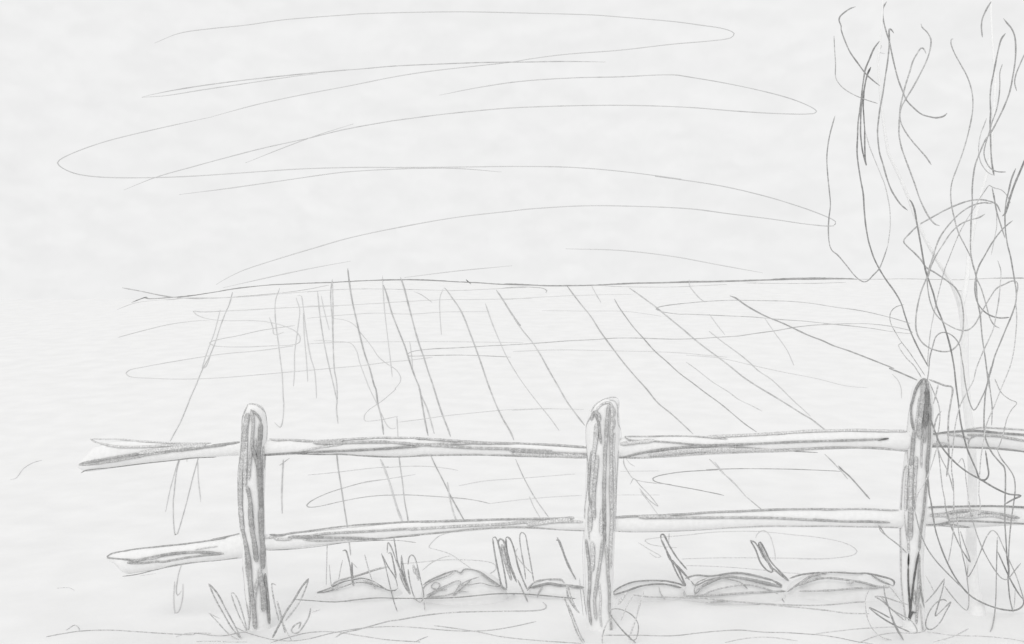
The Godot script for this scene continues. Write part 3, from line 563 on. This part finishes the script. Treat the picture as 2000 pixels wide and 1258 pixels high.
# name, label, category, group
const THINGS := {
	"post1": ["fence_post", "slim fence post with solid dark hatching and a pale rounded cap, where rails end free", "fence post", "fence posts"],
	"post2": ["fence_post", "broadest fence post, loosely scribbled, with an arched top and pale streaks", "fence post", "fence posts"],
	"post3": ["fence_post", "tallest fence post with a pointed top, beside the tangled tree", "fence post", "fence posts"],
	"rail_tl": ["fence_rail", "upper fence rail with a free split end left of the slim dark post", "fence rail", "fence rails"],
	"rail_tm": ["fence_rail", "upper fence rail between the slim dark post and the broad post", "fence rail", "fence rails"],
	"rail_tr": ["fence_rail", "upper fence rail between the broad post and the tallest post", "fence rail", "fence rails"],
	"rail_te": ["fence_rail", "upper fence rail with a knot, running from the tallest post past the tree", "fence rail", "fence rails"],
	"rail_bl": ["fence_rail", "lower fence rail with a free rounded end beside the slim dark post", "fence rail", "fence rails"],
	"rail_bm": ["fence_rail", "lower fence rail between the slim dark post and the broad post", "fence rail", "fence rails"],
	"rail_br": ["fence_rail", "lower fence rail between the broad post and the tallest post", "fence rail", "fence rails"],
	"rail_be": ["fence_rail", "lower fence rail running from the tallest post past the foot of the tree", "fence rail", "fence rails"],
	"tree": ["winding_tree", "leafless tree of tangled winding grey stems growing by the tallest fence post", "tree", ""],
	"mound_a": ["soil_mound", "low flat mound with a thin double outline, nearest the slim dark post", "mound", "mounds along the field edge"],
	"mound_b": ["soil_mound", "rough scribbled mound, the most jagged of the row under the lower rail", "mound", "mounds along the field edge"],
	"mound_c": ["soil_mound", "small mound with a thick grey arch touching the broad post", "mound", "mounds along the field edge"],
	"mound_d": ["soil_mound", "narrow crescent mound with two clean arcs right beside the broad post", "mound", "mounds along the field edge"],
	"mound_e": ["soil_mound", "heavily outlined mound of many overlapping arcs between two leaning stalks", "mound", "mounds along the field edge"],
	"mound_f": ["soil_mound", "widest smooth mound reaching to the tallest fence post", "mound", "mounds along the field edge"],
	"stalk_a": ["plant_stalk", "faint thin stalks standing on the low flat mound", "stalk", "cut stalks along the field edge"],
	"stalk_b": ["plant_stalk", "dense clump of looping thin stalks between the flat and the jagged mound", "stalk", "cut stalks along the field edge"],
	"stalk_c": ["plant_stalk", "dark clump of slanting stalks right of the jagged mound", "stalk", "cut stalks along the field edge"],
	"stalk_d": ["plant_stalk", "single leaning stalk standing against the broad post", "stalk", "cut stalks along the field edge"],
	"stalk_e": ["plant_stalk", "long leaning dark stalk between the crescent mound and the many-arched mound", "stalk", "cut stalks along the field edge"],
	"stalk_f": ["plant_stalk", "leaning looped stalk between the many-arched mound and the widest mound", "stalk", "cut stalks along the field edge"],
	"stalk_g": ["bare_twig", "short bare twig slanting down into the tallest fence post", "twig", ""],
	"tuft_a": ["grass_tuft", "grass blades fanning outward at the foot of the slim post, rail-end side", "grass", "grass tufts at the fence posts"],
	"tuft_b": ["grass_tuft", "crossed grass blades with a curled leaf at the foot of the slim post", "grass", "grass tufts at the fence posts"],
	"tuft_c": ["grass_tuft", "narrow grass blades leaning into the foot of the broad post", "grass", "grass tufts at the fence posts"],
	"tuft_d": ["grass_tuft", "faint grass with one round looped leaf at the foot of the broad post", "grass", "grass tufts at the fence posts"],
	"tuft_e": ["grass_tuft", "low pointed grass blades spreading from the tallest post toward the widest mound", "grass", "grass tufts at the fence posts"],
	"tuft_f": ["grass_tuft", "grass with an oval leaf between the tallest post and the tree", "grass", "grass tufts at the fence posts"],
	"cloud_a": ["cloud", "highest faint grey cloud streak doubling back on itself", "cloud", "thin cloud streaks"],
	"cloud_b": ["cloud", "very long looping cloud streak sweeping down toward the hilltop", "cloud", "thin cloud streaks"],
	"cloud_c": ["cloud", "darkest straight cloud streak, doubled at its pointed end", "cloud", "thin cloud streaks"],
	"cloud_d": ["cloud", "broad arching cloud streak with a hooked end toward the tree", "cloud", "thin cloud streaks"],
	"cloud_e": ["cloud", "short faint cloud streak crossing the broad arching streak", "cloud", "thin cloud streaks"],
	"cloud_f": ["cloud", "faint cloud streak just under the long looping streak", "cloud", "thin cloud streaks"],
	"cloud_g": ["cloud", "faint short cloud streak rising from the low end of the hilltop", "cloud", "thin cloud streaks"],
	"cloud_h": ["cloud", "faintest cloud streak low over the swell of the hilltop", "cloud", "thin cloud streaks"],
	"cloud_i": ["cloud", "faint drooping cloud streak low over the level stretch of the hilltop", "cloud", "thin cloud streaks"],
}

var graphite: StandardMaterial3D
var pale_wood: StandardMaterial3D
var pale_bark: StandardMaterial3D
var pale_soil: StandardMaterial3D
var snow: StandardMaterial3D
var rng := RandomNumberGenerator.new()
var wave := FastNoiseLite.new()
var taken := {}

func _ready() -> void:
	rng.seed = 7
	wave.seed = 5
	wave.frequency = 0.02
	set_camera_and_light()
	make_materials()
	var field := build_field()
	build_fence()
	build_tree()
	build_mounds()
	build_clumps()
	build_clouds()
	draw_field(field)

# ---------------------------------------------------------------- camera, sky, sun
func set_camera_and_light() -> void:
	var cam := Camera3D.new()
	cam.name = "camera"
	cam.position = Vector3(0, EYE, 0)
	cam.fov = rad_to_deg(2.0 * atan(629.0 / F))
	cam.near = 0.05
	cam.far = 5000.0
	add_child(cam)
	cam.current = true
	var sun := DirectionalLight3D.new()
	sun.name = "sun"
	sun.light_energy = 0.25
	sun.light_angular_distance = 30.0
	sun.light_color = Color(1.0, 0.995, 0.985)
	sun.shadow_enabled = true
	sun.rotation_degrees = Vector3(-42, -22, 0)
	add_child(sun)
	var env := Environment.new()
	env.background_mode = Environment.BG_SKY
	env.tonemap_mode = Environment.TONE_MAPPER_LINEAR
	env.tonemap_exposure = 1.0
	env.sdfgi_enabled = true
	env.ssao_enabled = true
	env.ssil_enabled = true
	var mat := PanoramaSkyMaterial.new()
	mat.panorama = ImageTexture.create_from_image(overcast())
	var sky := Sky.new()
	sky.sky_material = mat
	env.sky = sky
	var we := WorldEnvironment.new()
	we.name = "environment"
	we.environment = env
	add_child(we)

func overcast() -> Image:
	# even white overcast with the faint rumpled relief of a thin cloud layer, alike in every direction
	var w := 2048
	var h := 1024
	var n := FastNoiseLite.new()
	n.seed = 11
	n.frequency = 20.0
	n.fractal_octaves = 4
	n.domain_warp_enabled = true
	n.domain_warp_amplitude = 0.05
	n.domain_warp_frequency = 6.0
	var img := Image.create(w, h, false, Image.FORMAT_RGB8)
	for j in h:
		var up := (0.5 - (j + 0.5) / h) * PI
		var cy := sin(up)
		var cr := cos(up)
		for i in w:
			var a := (i + 0.5) / w * TAU
			var v := n.get_noise_3d(cr * cos(a), cy * 2.6, cr * sin(a))
			var g := (240.0 + v * 6.0) / 255.0
			img.set_pixel(i, j, Color(g, g, g))
	return img

# ---------------------------------------------------------------- materials
func grain(seed_: int, freq: float, octaves: int, low: float, high: float, size: int) -> ImageTexture:
	var n := FastNoiseLite.new()
	n.seed = seed_
	n.frequency = freq
	n.fractal_octaves = octaves
	var src := n.get_seamless_image(size, size)
	var img := Image.create(size, size, false, Image.FORMAT_RGB8)
	for j in size:
		for i in size:
			var g: float = lerpf(low, high, src.get_pixel(i, j).r)
			img.set_pixel(i, j, Color(g, g, g))
	return ImageTexture.create_from_image(img)

func plain(tex: ImageTexture, scale_: float, linear_tone: float) -> StandardMaterial3D:
	var m := StandardMaterial3D.new()
	m.albedo_color = Color(linear_tone, linear_tone, linear_tone).linear_to_srgb()
	m.albedo_texture = tex
	m.uv1_triplanar = true
	m.uv1_world_triplanar = true
	m.uv1_scale = Vector3.ONE * scale_
	m.roughness = 1.0
	m.metallic_specular = 0.0
	return m

func make_materials() -> void:
	graphite = plain(grain(3, 0.11, 2, 0.66, 1.0, 256), 3.2, 1.0)
	graphite.vertex_color_use_as_albedo = true
	var fibre := grain(21, 0.03, 5, 0.955, 1.0, 512)
	pale_wood = plain(fibre, 1.6, 0.90)
	pale_bark = plain(fibre, 2.0, 0.95)
	pale_soil = plain(fibre, 0.9, 0.90)
	snow = plain(grain(31, 0.016, 6, 0.965, 1.0, 1024), 0.09, 0.875)

# ---------------------------------------------------------------- naming
func numbered(called: String) -> String:
	var k: int = taken.get(called, 0)
	taken[called] = k + 1
	return called if k == 0 else "%s_%03d" % [called, k]

func thing(key: String, at: Vector3) -> Node3D:
	var d: Array = THINGS[key]
	var o := Node3D.new()
	o.name = numbered(d[0])
	add_child(o)
	o.position = at
	o.set_meta("label", d[1])
	o.set_meta("category", d[2])
	if d[3] != "":
		o.set_meta("group", d[3])
	return o

func part(called: String, st: SurfaceTool, mat: Material, parent: Node3D) -> MeshInstance3D:
	var o := MeshInstance3D.new()
	o.name = called
	o.mesh = st.commit()
	o.material_override = mat
	parent.add_child(o, true)
	return o

# ---------------------------------------------------------------- geometry of the place
func at_depth(px: float, py: float, d: float) -> Vector3:
	return Vector3((px - CX) / F * d, EYE - (py - CY) / F * d, -d)

func skyline_height(x: float) -> float:
	var px := CX + x / CREST * F
	var y: float = SKYLINE[0][1]
	for i in range(1, SKYLINE.size()):
		if px <= SKYLINE[i][0]:
			var t: float = clampf((px - SKYLINE[i - 1][0]) / (SKYLINE[i][0] - SKYLINE[i - 1][0]), 0, 1)
			y = lerpf(SKYLINE[i - 1][1], SKYLINE[i][1], t * t * (3 - 2 * t) * 0.5 + t * 0.5)
			return EYE + (CY - y) / F * CREST
	return EYE + (CY - SKYLINE[-1][1]) / F * CREST

func rise(d: float) -> float:
	var t := (d - 7.5) / (CREST - 7.5)
	if t <= 0.0:
		return 0.0
	if t < 0.15:
		return t * t / 0.3 / 0.925
	if t <= 1.0:
		return (t - 0.075) / 0.925
	return 1.0 - (t - 1.0) * 0.7

func ground(x: float, d: float) -> float:
	var r := rise(d)
	return 0.0 if r == 0.0 else maxf(r * skyline_height(x), -8.0)

func ground_depth(px: float, py: float) -> float:
	# distance at which the ray through this pixel meets the ground; the crest where it passes above
	var sx := (px - CX) / F
	var sy := (py - CY) / F
	var lo := 3.0
	var hi := 3.0
	while hi < CREST:
		hi = minf(hi * 1.015, CREST)
		if EYE - sy * hi <= ground(sx * hi, hi):
			for k in 9:
				var m := (lo + hi) * 0.5
				if EYE - sy * m <= ground(sx * m, m):
					hi = m
				else:
					lo = m
			return hi
		lo = hi
	return CREST

# ---------------------------------------------------------------- strands
func smooth_line(s: Array, step: float) -> PackedVector2Array:
	var c: Array[Vector2] = []
	for i in range(2, s.size(), 2):
		c.append(Vector2(s[i], s[i + 1]))
	var out := PackedVector2Array()
	for i in c.size() - 1:
		var p0 := c[maxi(i - 1, 0)]
		var p1 := c[i]
		var p2 := c[i + 1]
		var p3 := c[mini(i + 2, c.size() - 1)]
		var n := maxi(1, int(ceil(p1.distance_to(p2) / step)))
		# centripetal handles keep uneven spacing from overshooting
		var l1 := maxf(p0.distance_to(p1), 0.01)
		var l2 := maxf(p1.distance_to(p2), 0.01)
		var l3 := maxf(p2.distance_to(p3), 0.01)
		var m1 := (p2 - p0) * (l2 / (l1 + l2)) if i > 0 else (p2 - p1)
		var m2 := (p3 - p1) * (l2 / (l2 + l3)) if i + 2 < c.size() else (p2 - p1)
		for k in n:
			var t := float(k) / n
			var t2 := t * t
			var t3 := t2 * t
			out.append(p1 * (2 * t3 - 3 * t2 + 1) + m1 * (t3 - 2 * t2 + t) + p2 * (-2 * t3 + 3 * t2) + m2 * (t3 - t2))
	out.append(c[-1])
	return out

func tone(v: float) -> float:
	return pow((v / 255.0 + 0.055) / 1.055, 2.4)

func strand(called: String, pts: PackedVector3Array, s: Array, parent: Node3D, facing: Vector3, flat: float, thin_ends := 7.0, facings := PackedVector3Array()) -> void:
	# one grey strand of the given width in photograph pixels through pts, laid flat against FACING
	var n := pts.size()
	if n < 2:
		return
	var w: float = s[0]
	var v: float = s[1]
	var phase := rng.randf() * 1000.0
	var st := SurfaceTool.new()
	st.begin(Mesh.PRIMITIVE_TRIANGLES)
	st.set_smooth_group(0)
	var sides := 6
	var o := parent.position
	for i in n:
		var dir := (pts[mini(i + 1, n - 1)] - pts[maxi(i - 1, 0)])
		if dir.length() < 1e-7:
			dir = Vector3.RIGHT
		dir = dir.normalized()
		var out := facing if facings.is_empty() else facings[i]
		var side := dir.cross(out)
		if side.length() < 0.05:
			side = dir.cross(Vector3(0, 0, 1) if absf(dir.z) < 0.9 else Vector3.UP)
		side = side.normalized()
		var up := side.cross(dir).normalized()
		var ends := minf(i, n - 1 - i) * 4.0
		var taper := clampf(0.4 + 0.6 * ends / thin_ends, 0.4, 1.0)
		var press := wave.get_noise_1d(phase + i * 4.0)
		var r := w * 0.5 * (-pts[i].z) / F * taper * (1.0 + 0.22 * press + rng.randf_range(-0.12, 0.12))
		var vv := v - press * 14.0 + (1.0 - taper) * (240.0 - v) * 0.35
		var g := tone(minf(vv, 232.0)) * TONE * rng.randf_range(0.86, 1.14)
		st.set_color(Color(g, g, g))
		for k in sides:
			var a := TAU * k / sides
			st.set_color(Color(g, g, g))
			st.add_vertex(pts[i] - o + side * cos(a) * r + up * sin(a) * r * flat)
	for i in n - 1:
		for k in sides:
			var a := i * sides + k
			var b := i * sides + (k + 1) % sides
			st.add_index(a); st.add_index(a + sides); st.add_index(b)
			st.add_index(b); st.add_index(a + sides); st.add_index(b + sides)
	for e in [0, n - 1]:
		for k in range(1, sides - 1):
			st.add_index(e * sides); st.add_index(e * sides + k); st.add_index(e * sides + k + 1)
	st.generate_normals()
	part(called, st, graphite, parent)

const TONE := 1.62

func strokes_of(key: String) -> Array:
	return STROKES[key]

# rings: array of [centre Vector3, radius across, radius in depth, axis across, axis depth]
func skin(rings: Array, sides: int) -> SurfaceTool:
	var st := SurfaceTool.new()
	st.begin(Mesh.PRIMITIVE_TRIANGLES)
	st.set_smooth_group(0)
	for r in rings:
		for k in sides:
			var a := TAU * k / sides
			st.add_vertex(r[0] + r[3] * cos(a) * r[1] + r[4] * sin(a) * r[2])
	var n := rings.size()
	for i in n - 1:
		for k in sides:
			var a := i * sides + k
			var b := i * sides + (k + 1) % sides
			st.add_index(a); st.add_index(a + sides); st.add_index(b)
			st.add_index(b); st.add_index(a + sides); st.add_index(b + sides)
	for e in [0, n - 1]:
		for k in range(1, sides - 1):
			st.add_index(e * sides); st.add_index(e * sides + k); st.add_index(e * sides + k + 1)
	st.generate_normals()
	return st

func between(table: Array, x: float, column: int) -> float:
	if x <= table[0][0]:
		return table[0][column]
	for i in range(1, table.size()):
		if x <= table[i][0]:
			var t: float = (x - table[i - 1][0]) / float(table[i][0] - table[i - 1][0])
			return lerpf(table[i - 1][column], table[i][column], t)
	return table[-1][column]

# ---------------------------------------------------------------- field
func build_field() -> Node3D:
	var st := SurfaceTool.new()
	st.begin(Mesh.PRIMITIVE_TRIANGLES)
	st.set_smooth_group(0)
	var rows: Array[float] = []
	var d := -60.0
	while d < 400.0:
		rows.append(d)
		if d < 0.0:
			d += 10.0
		elif d < 6.5:
			d += 3.25
		elif d < CREST - 0.01:
			d = minf(d + 0.25 if d < 16.0 else d + 1.0, CREST)
		else:
			d += 2.0 if d < 60.0 else 40.0
	var cols := 241
	for r in rows:
		for c in cols:
			var x := (c - 120) * (0.5 + 0.02 * absf(c - 120.0))
			st.add_vertex(Vector3(x, ground(x, r), -r))
	for j in rows.size() - 1:
		for i in cols - 1:
			var a := j * cols + i
			st.add_index(a); st.add_index(a + cols); st.add_index(a + 1)
			st.add_index(a + 1); st.add_index(a + cols); st.add_index(a + cols + 1)
	st.generate_normals()
	var o := MeshInstance3D.new()
	o.name = "field"
	o.mesh = st.commit()
	o.material_override = snow
	add_child(o)
	o.set_meta("kind", "structure")
	o.set_meta("label", "pale ploughed field rising to a low hilltop behind the fence")
	return o

func draw_field(field: Node3D) -> void:
	for called in ["ridge_line", "furrow", "plough_line", "ground_line"]:
		for s in strokes_of("field/" + called):
			var pts := PackedVector3Array()
			for q in smooth_line(s, 5.0):
				var d := ground_depth(q.x, q.y)
				if called == "ground_line":
					for key in MOUNDS:   # passes over the foot of a mound where one stands in its way
						var m: Array = MOUNDS[key]
						var off: float = absf(q.x - m[0]) / (m[2] * 1.12)
						var far: float = EYE * F / (m[1] - CY)
						if off < 1.0 and q.y < m[1] + 40:
							d = minf(d, far - m[2] * far / F * 0.63 * sqrt(1 - off * off) - 0.004)
				var p := at_depth(q.x, q.y, d)
				# lifted along the ray by a fraction of its own thickness, so that it lies on the soil
				pts.append(p * 1.0 + (Vector3(0, EYE, 0) - p).normalized() * (0.004 + (0.6 if called == "ridge_line" else 0.25) * float(s[0]) * d / F))
			strand(called, pts, s, field, Vector3(0, 0.25, 1).normalized(), 0.8)

# ---------------------------------------------------------------- fence
func build_fence() -> void:
	for key in POSTS:
		var prof: Array = POSTS[key]
		var low: Array = prof[-1]
		var o := thing(key, at_depth(low[1], 1225, FENCE) * Vector3(1, 0, 1))
		var rings := []
		var k := FENCE / F
		for row in prof:
			var c := at_depth(row[1], row[0], FENCE) - o.position
			rings.append([c, row[2] * k, row[2] * k, Vector3.RIGHT, Vector3.BACK])
		part("shaft", skin(rings, 20), pale_wood, o)
		var list := strokes_of(key + "/bark_line").duplicate()
		list.sort_custom(func(a, b): return a[1] > b[1])
		var lift := 0.0
		for s in list:
			lift += 0.00025
			var pts := PackedVector3Array()
			var outs := PackedVector3Array()
			for q in smooth_line(s, 4.0):
				# where the line of sight meets the round shaft
				var rad := between(prof, q.y, 2) * k
				var mid := (between(prof, q.y, 1) - CX) * k
				var sx := (q.x - CX) / F
				var qa := 1.0 + sx * sx
				var qb := sx * mid + FENCE
				var disc := qb * qb - qa * (mid * mid + FENCE * FENCE - rad * rad)
				var dd := (qb - sqrt(maxf(disc, 0.0))) / qa
				var out := Vector3(sx * dd - mid, 0, FENCE - dd).normalized()
				outs.append((out + Vector3(0, 0, 0.25)).normalized())
				pts.append(at_depth(q.x, q.y, dd - lift - 0.0015 - 0.0005 * float(s[0])))
			strand("bark_line", pts, s, o, Vector3(0, 0, 1), 0.25, 7.0, outs)
	for key in RAILS:
		var prof: Array = RAILS[key]
		var o := thing(key, at_depth((prof[0][0] + prof[-1][0]) * 0.5, (prof[0][1] + prof[0][2]) * 0.5, FENCE))
		var rings := []
		var k := FENCE / F
		var x: float = prof[0][0]
		while x <= prof[-1][0]:
			var a := between(prof, x, 1)
			var b := between(prof, x, 2)
			rings.append([at_depth(x, (a + b) * 0.5, FENCE) - o.position, (b - a) * 0.5 * k, (b - a) * 0.36 * k, Vector3.UP, Vector3.BACK])
			x += 8.0
		part("beam", skin(rings, 12), pale_wood, o)
		var list := strokes_of(key + "/grain_line").duplicate()
		list.sort_custom(func(a, b): return a[1] > b[1])
		var lift := 0.0
		for s in list:
			lift += 0.0003
			var pts := PackedVector3Array()
			var outs := PackedVector3Array()
			for q in smooth_line(s, 4.0):
				var a := between(prof, q.x, 1)
				var b := between(prof, q.x, 2)
				var dy := clampf((q.y - (a + b) * 0.5) / ((b - a) * 0.5), -1, 1)
				pts.append(at_depth(q.x, q.y, FENCE - (b - a) * 0.36 * k * sqrt(1 - dy * dy) - lift - 0.0015 - 0.0004 * float(s[0])))
				outs.append(Vector3(0, -dy * 0.8, sqrt(1 - dy * dy * 0.64)))
			strand("grain_line", pts, s, o, Vector3(0, 0, 1), 0.3, 7.0, outs)

# ---------------------------------------------------------------- tree
func limb(called: String, path: Array, o: Node3D) -> void:
	# path: pixel x, pixel y, distance, radius in pixels
	var rings := []
	for i in path.size() - 1:
		for k in 6:
			var t := k / 6.0
			var a: Array = path[i]
			var b: Array = path[i + 1]
			var d := lerpf(a[2], b[2], t)
			var bend := sin(t * PI) * 3.0 * (1 if i % 2 == 0 else -1)
			var r := lerpf(a[3], b[3], t) * d / F
			rings.append([at_depth(lerpf(a[0], b[0], t) + bend, lerpf(a[1], b[1], t), d) - o.position, r, r, Vector3.RIGHT, Vector3.BACK])
	part(called, skin(rings, 12), pale_bark, o)

func build_tree() -> void:
	var o := thing("tree", Vector3(at_depth(1905, 1200, 6.0).x, 0, -6.0))
	limb("trunk", [[1908, 1215, 6.0, 17], [1902, 1150, 6.0, 11], [1898, 1000, 6.0, 9], [1895, 840, 6.0, 8], [1884, 690, 5.98, 7.5], [1878, 600, 5.96, 7], [1874, 560, 5.95, 5]], o)
	limb("limb", [[1876, 600, 5.96, 5], [1850, 540, 5.9, 4], [1790, 430, 5.85, 3.5], [1735, 300, 5.8, 3], [1715, 120, 5.75, 2.2], [1725, -60, 5.7, 1.5]], o)
	limb("limb", [[1878, 600, 5.96, 5], [1892, 500, 6.05, 4], [1930, 330, 6.15, 3.2], [1944, 150, 6.2, 2.4], [1935, -60, 6.25, 1.5]], o)
	var n := 0
	for s in strokes_of("tree/stem"):
		n += 1
		var off := rng.randf_range(-1, 1)
		var pts := PackedVector3Array()
		var i := 0
		for q in smooth_line(s, 4.0):
			# in front of the rails, spreading in depth above them, drawn back to the foot of the trunk below
			var above := smoothstep(800.0, 500.0, q.y)
			var below := smoothstep(1045.0, 1190.0, q.y)
			var d := 5.58 + off * 0.02 + above * (0.1 + 0.24 * off + 0.1 * wave.get_noise_1d(n * 90.0 + i * 0.6)) + below * (0.32 + 0.04 * off)
			if q.y > 1040.0:
				d = minf(d, ground_depth(q.x, q.y) - 0.01)
			pts.append(at_depth(q.x, q.y, d))
			i += 1
		strand("stem", pts, s, o, Vector3(0, 0, 1), 1.0)

# ---------------------------------------------------------------- mounds
func build_mounds() -> void:
	for key in MOUNDS:
		var m: Array = MOUNDS[key]
		var d: float = EYE * F / (m[1] - CY)
		var k: float = d / F
		var deep: float = m[2] * k * 0.55
		var o := thing(key, Vector3((m[0] - CX) * k, 0, -d))
		var rings := []
		for j in 11:
			var a := -0.14 + (PI * 0.5 + 0.14) * j / 10.0
			var wide := cos(a) if a > 0 else 1.0 - a
			rings.append([Vector3(0, sin(a) * m[3] * k, 0), maxf(wide * m[2] * k, 0.002), maxf(wide * deep, 0.002), Vector3.RIGHT, Vector3.BACK])
		part("soil", skin(rings, 24), pale_soil, o)
		var lift := 0.0
		for s in strokes_of(key + "/contour_line"):
			lift += 0.0006
			var pts := PackedVector3Array()
			for q in smooth_line(s, 4.0):
				var dx: float = (q.x - m[0]) / m[2]
				var dy: float = maxf(m[1] - q.y, 0.0) / m[3]
				var dd: float = d - deep * sqrt(maxf(0.0, 1 - dx * dx - dy * dy)) - lift - 0.003
				pts.append(at_depth(q.x, q.y, minf(dd, ground_depth(q.x, q.y) - 0.01)))
			strand("contour_line", pts, s, o, Vector3(0, 0, 1), 0.7)

# ---------------------------------------------------------------- stalks and grass
func build_clumps() -> void:
	for full in STROKES:
		var key: String = full.split("/")[0]
		if not (key.begins_with("stalk") or key.begins_with("tuft")):
			continue
		var low := 0.0
		var low_x := 0.0
		for s in strokes_of(full):
			for i in range(3, s.size(), 2):
				if s[i] > low:
					low = s[i]
					low_x = s[i - 1]
		var d := ground_depth(low_x, low)
		if key == "stalk_g":
			d = 5.68
		elif key.begins_with("tuft"):
			d = minf(d, 5.58)
		var o := thing(key, at_depth(low_x, low, d))
		var called: String = full.split("/")[1]
		for s in strokes_of(full):
			var off := rng.randf_range(-0.05, 0.02)
			var bottom := 0.0
			for i in range(3, s.size(), 2):
				bottom = maxf(bottom, s[i])
			var pts := PackedVector3Array()
			for q in smooth_line(s, 3.0):
				var lean := (bottom - q.y) / 120.0
				var dd := d + off * lean
				if key != "stalk_g":
					dd = minf(dd, ground_depth(q.x, q.y) - 0.004)
				pts.append(at_depth(q.x, q.y, dd))
			strand(called, pts, s, o, Vector3(0, 0, 1), 0.8)

# ---------------------------------------------------------------- clouds
func build_clouds() -> void:
	for full in STROKES:
		var key: String = full.split("/")[0]
		if not key.begins_with("cloud"):
			continue
		var list := strokes_of(full)
		var q0 := Vector2(list[0][2], list[0][3])
		var o := thing(key, at_depth(q0.x, q0.y, minf(CLOUDS * F / (CY - q0.y), 1500.0)))
		for s in list:
			var pts := PackedVector3Array()
			for q in smooth_line(s, 8.0):
				pts.append(at_depth(q.x, q.y, minf(CLOUDS * F / maxf(CY - q.y, 1.0), 1500.0)))
			strand("wisp", pts, s, o, Vector3(0, 0, 1), 1.0, 40.0)
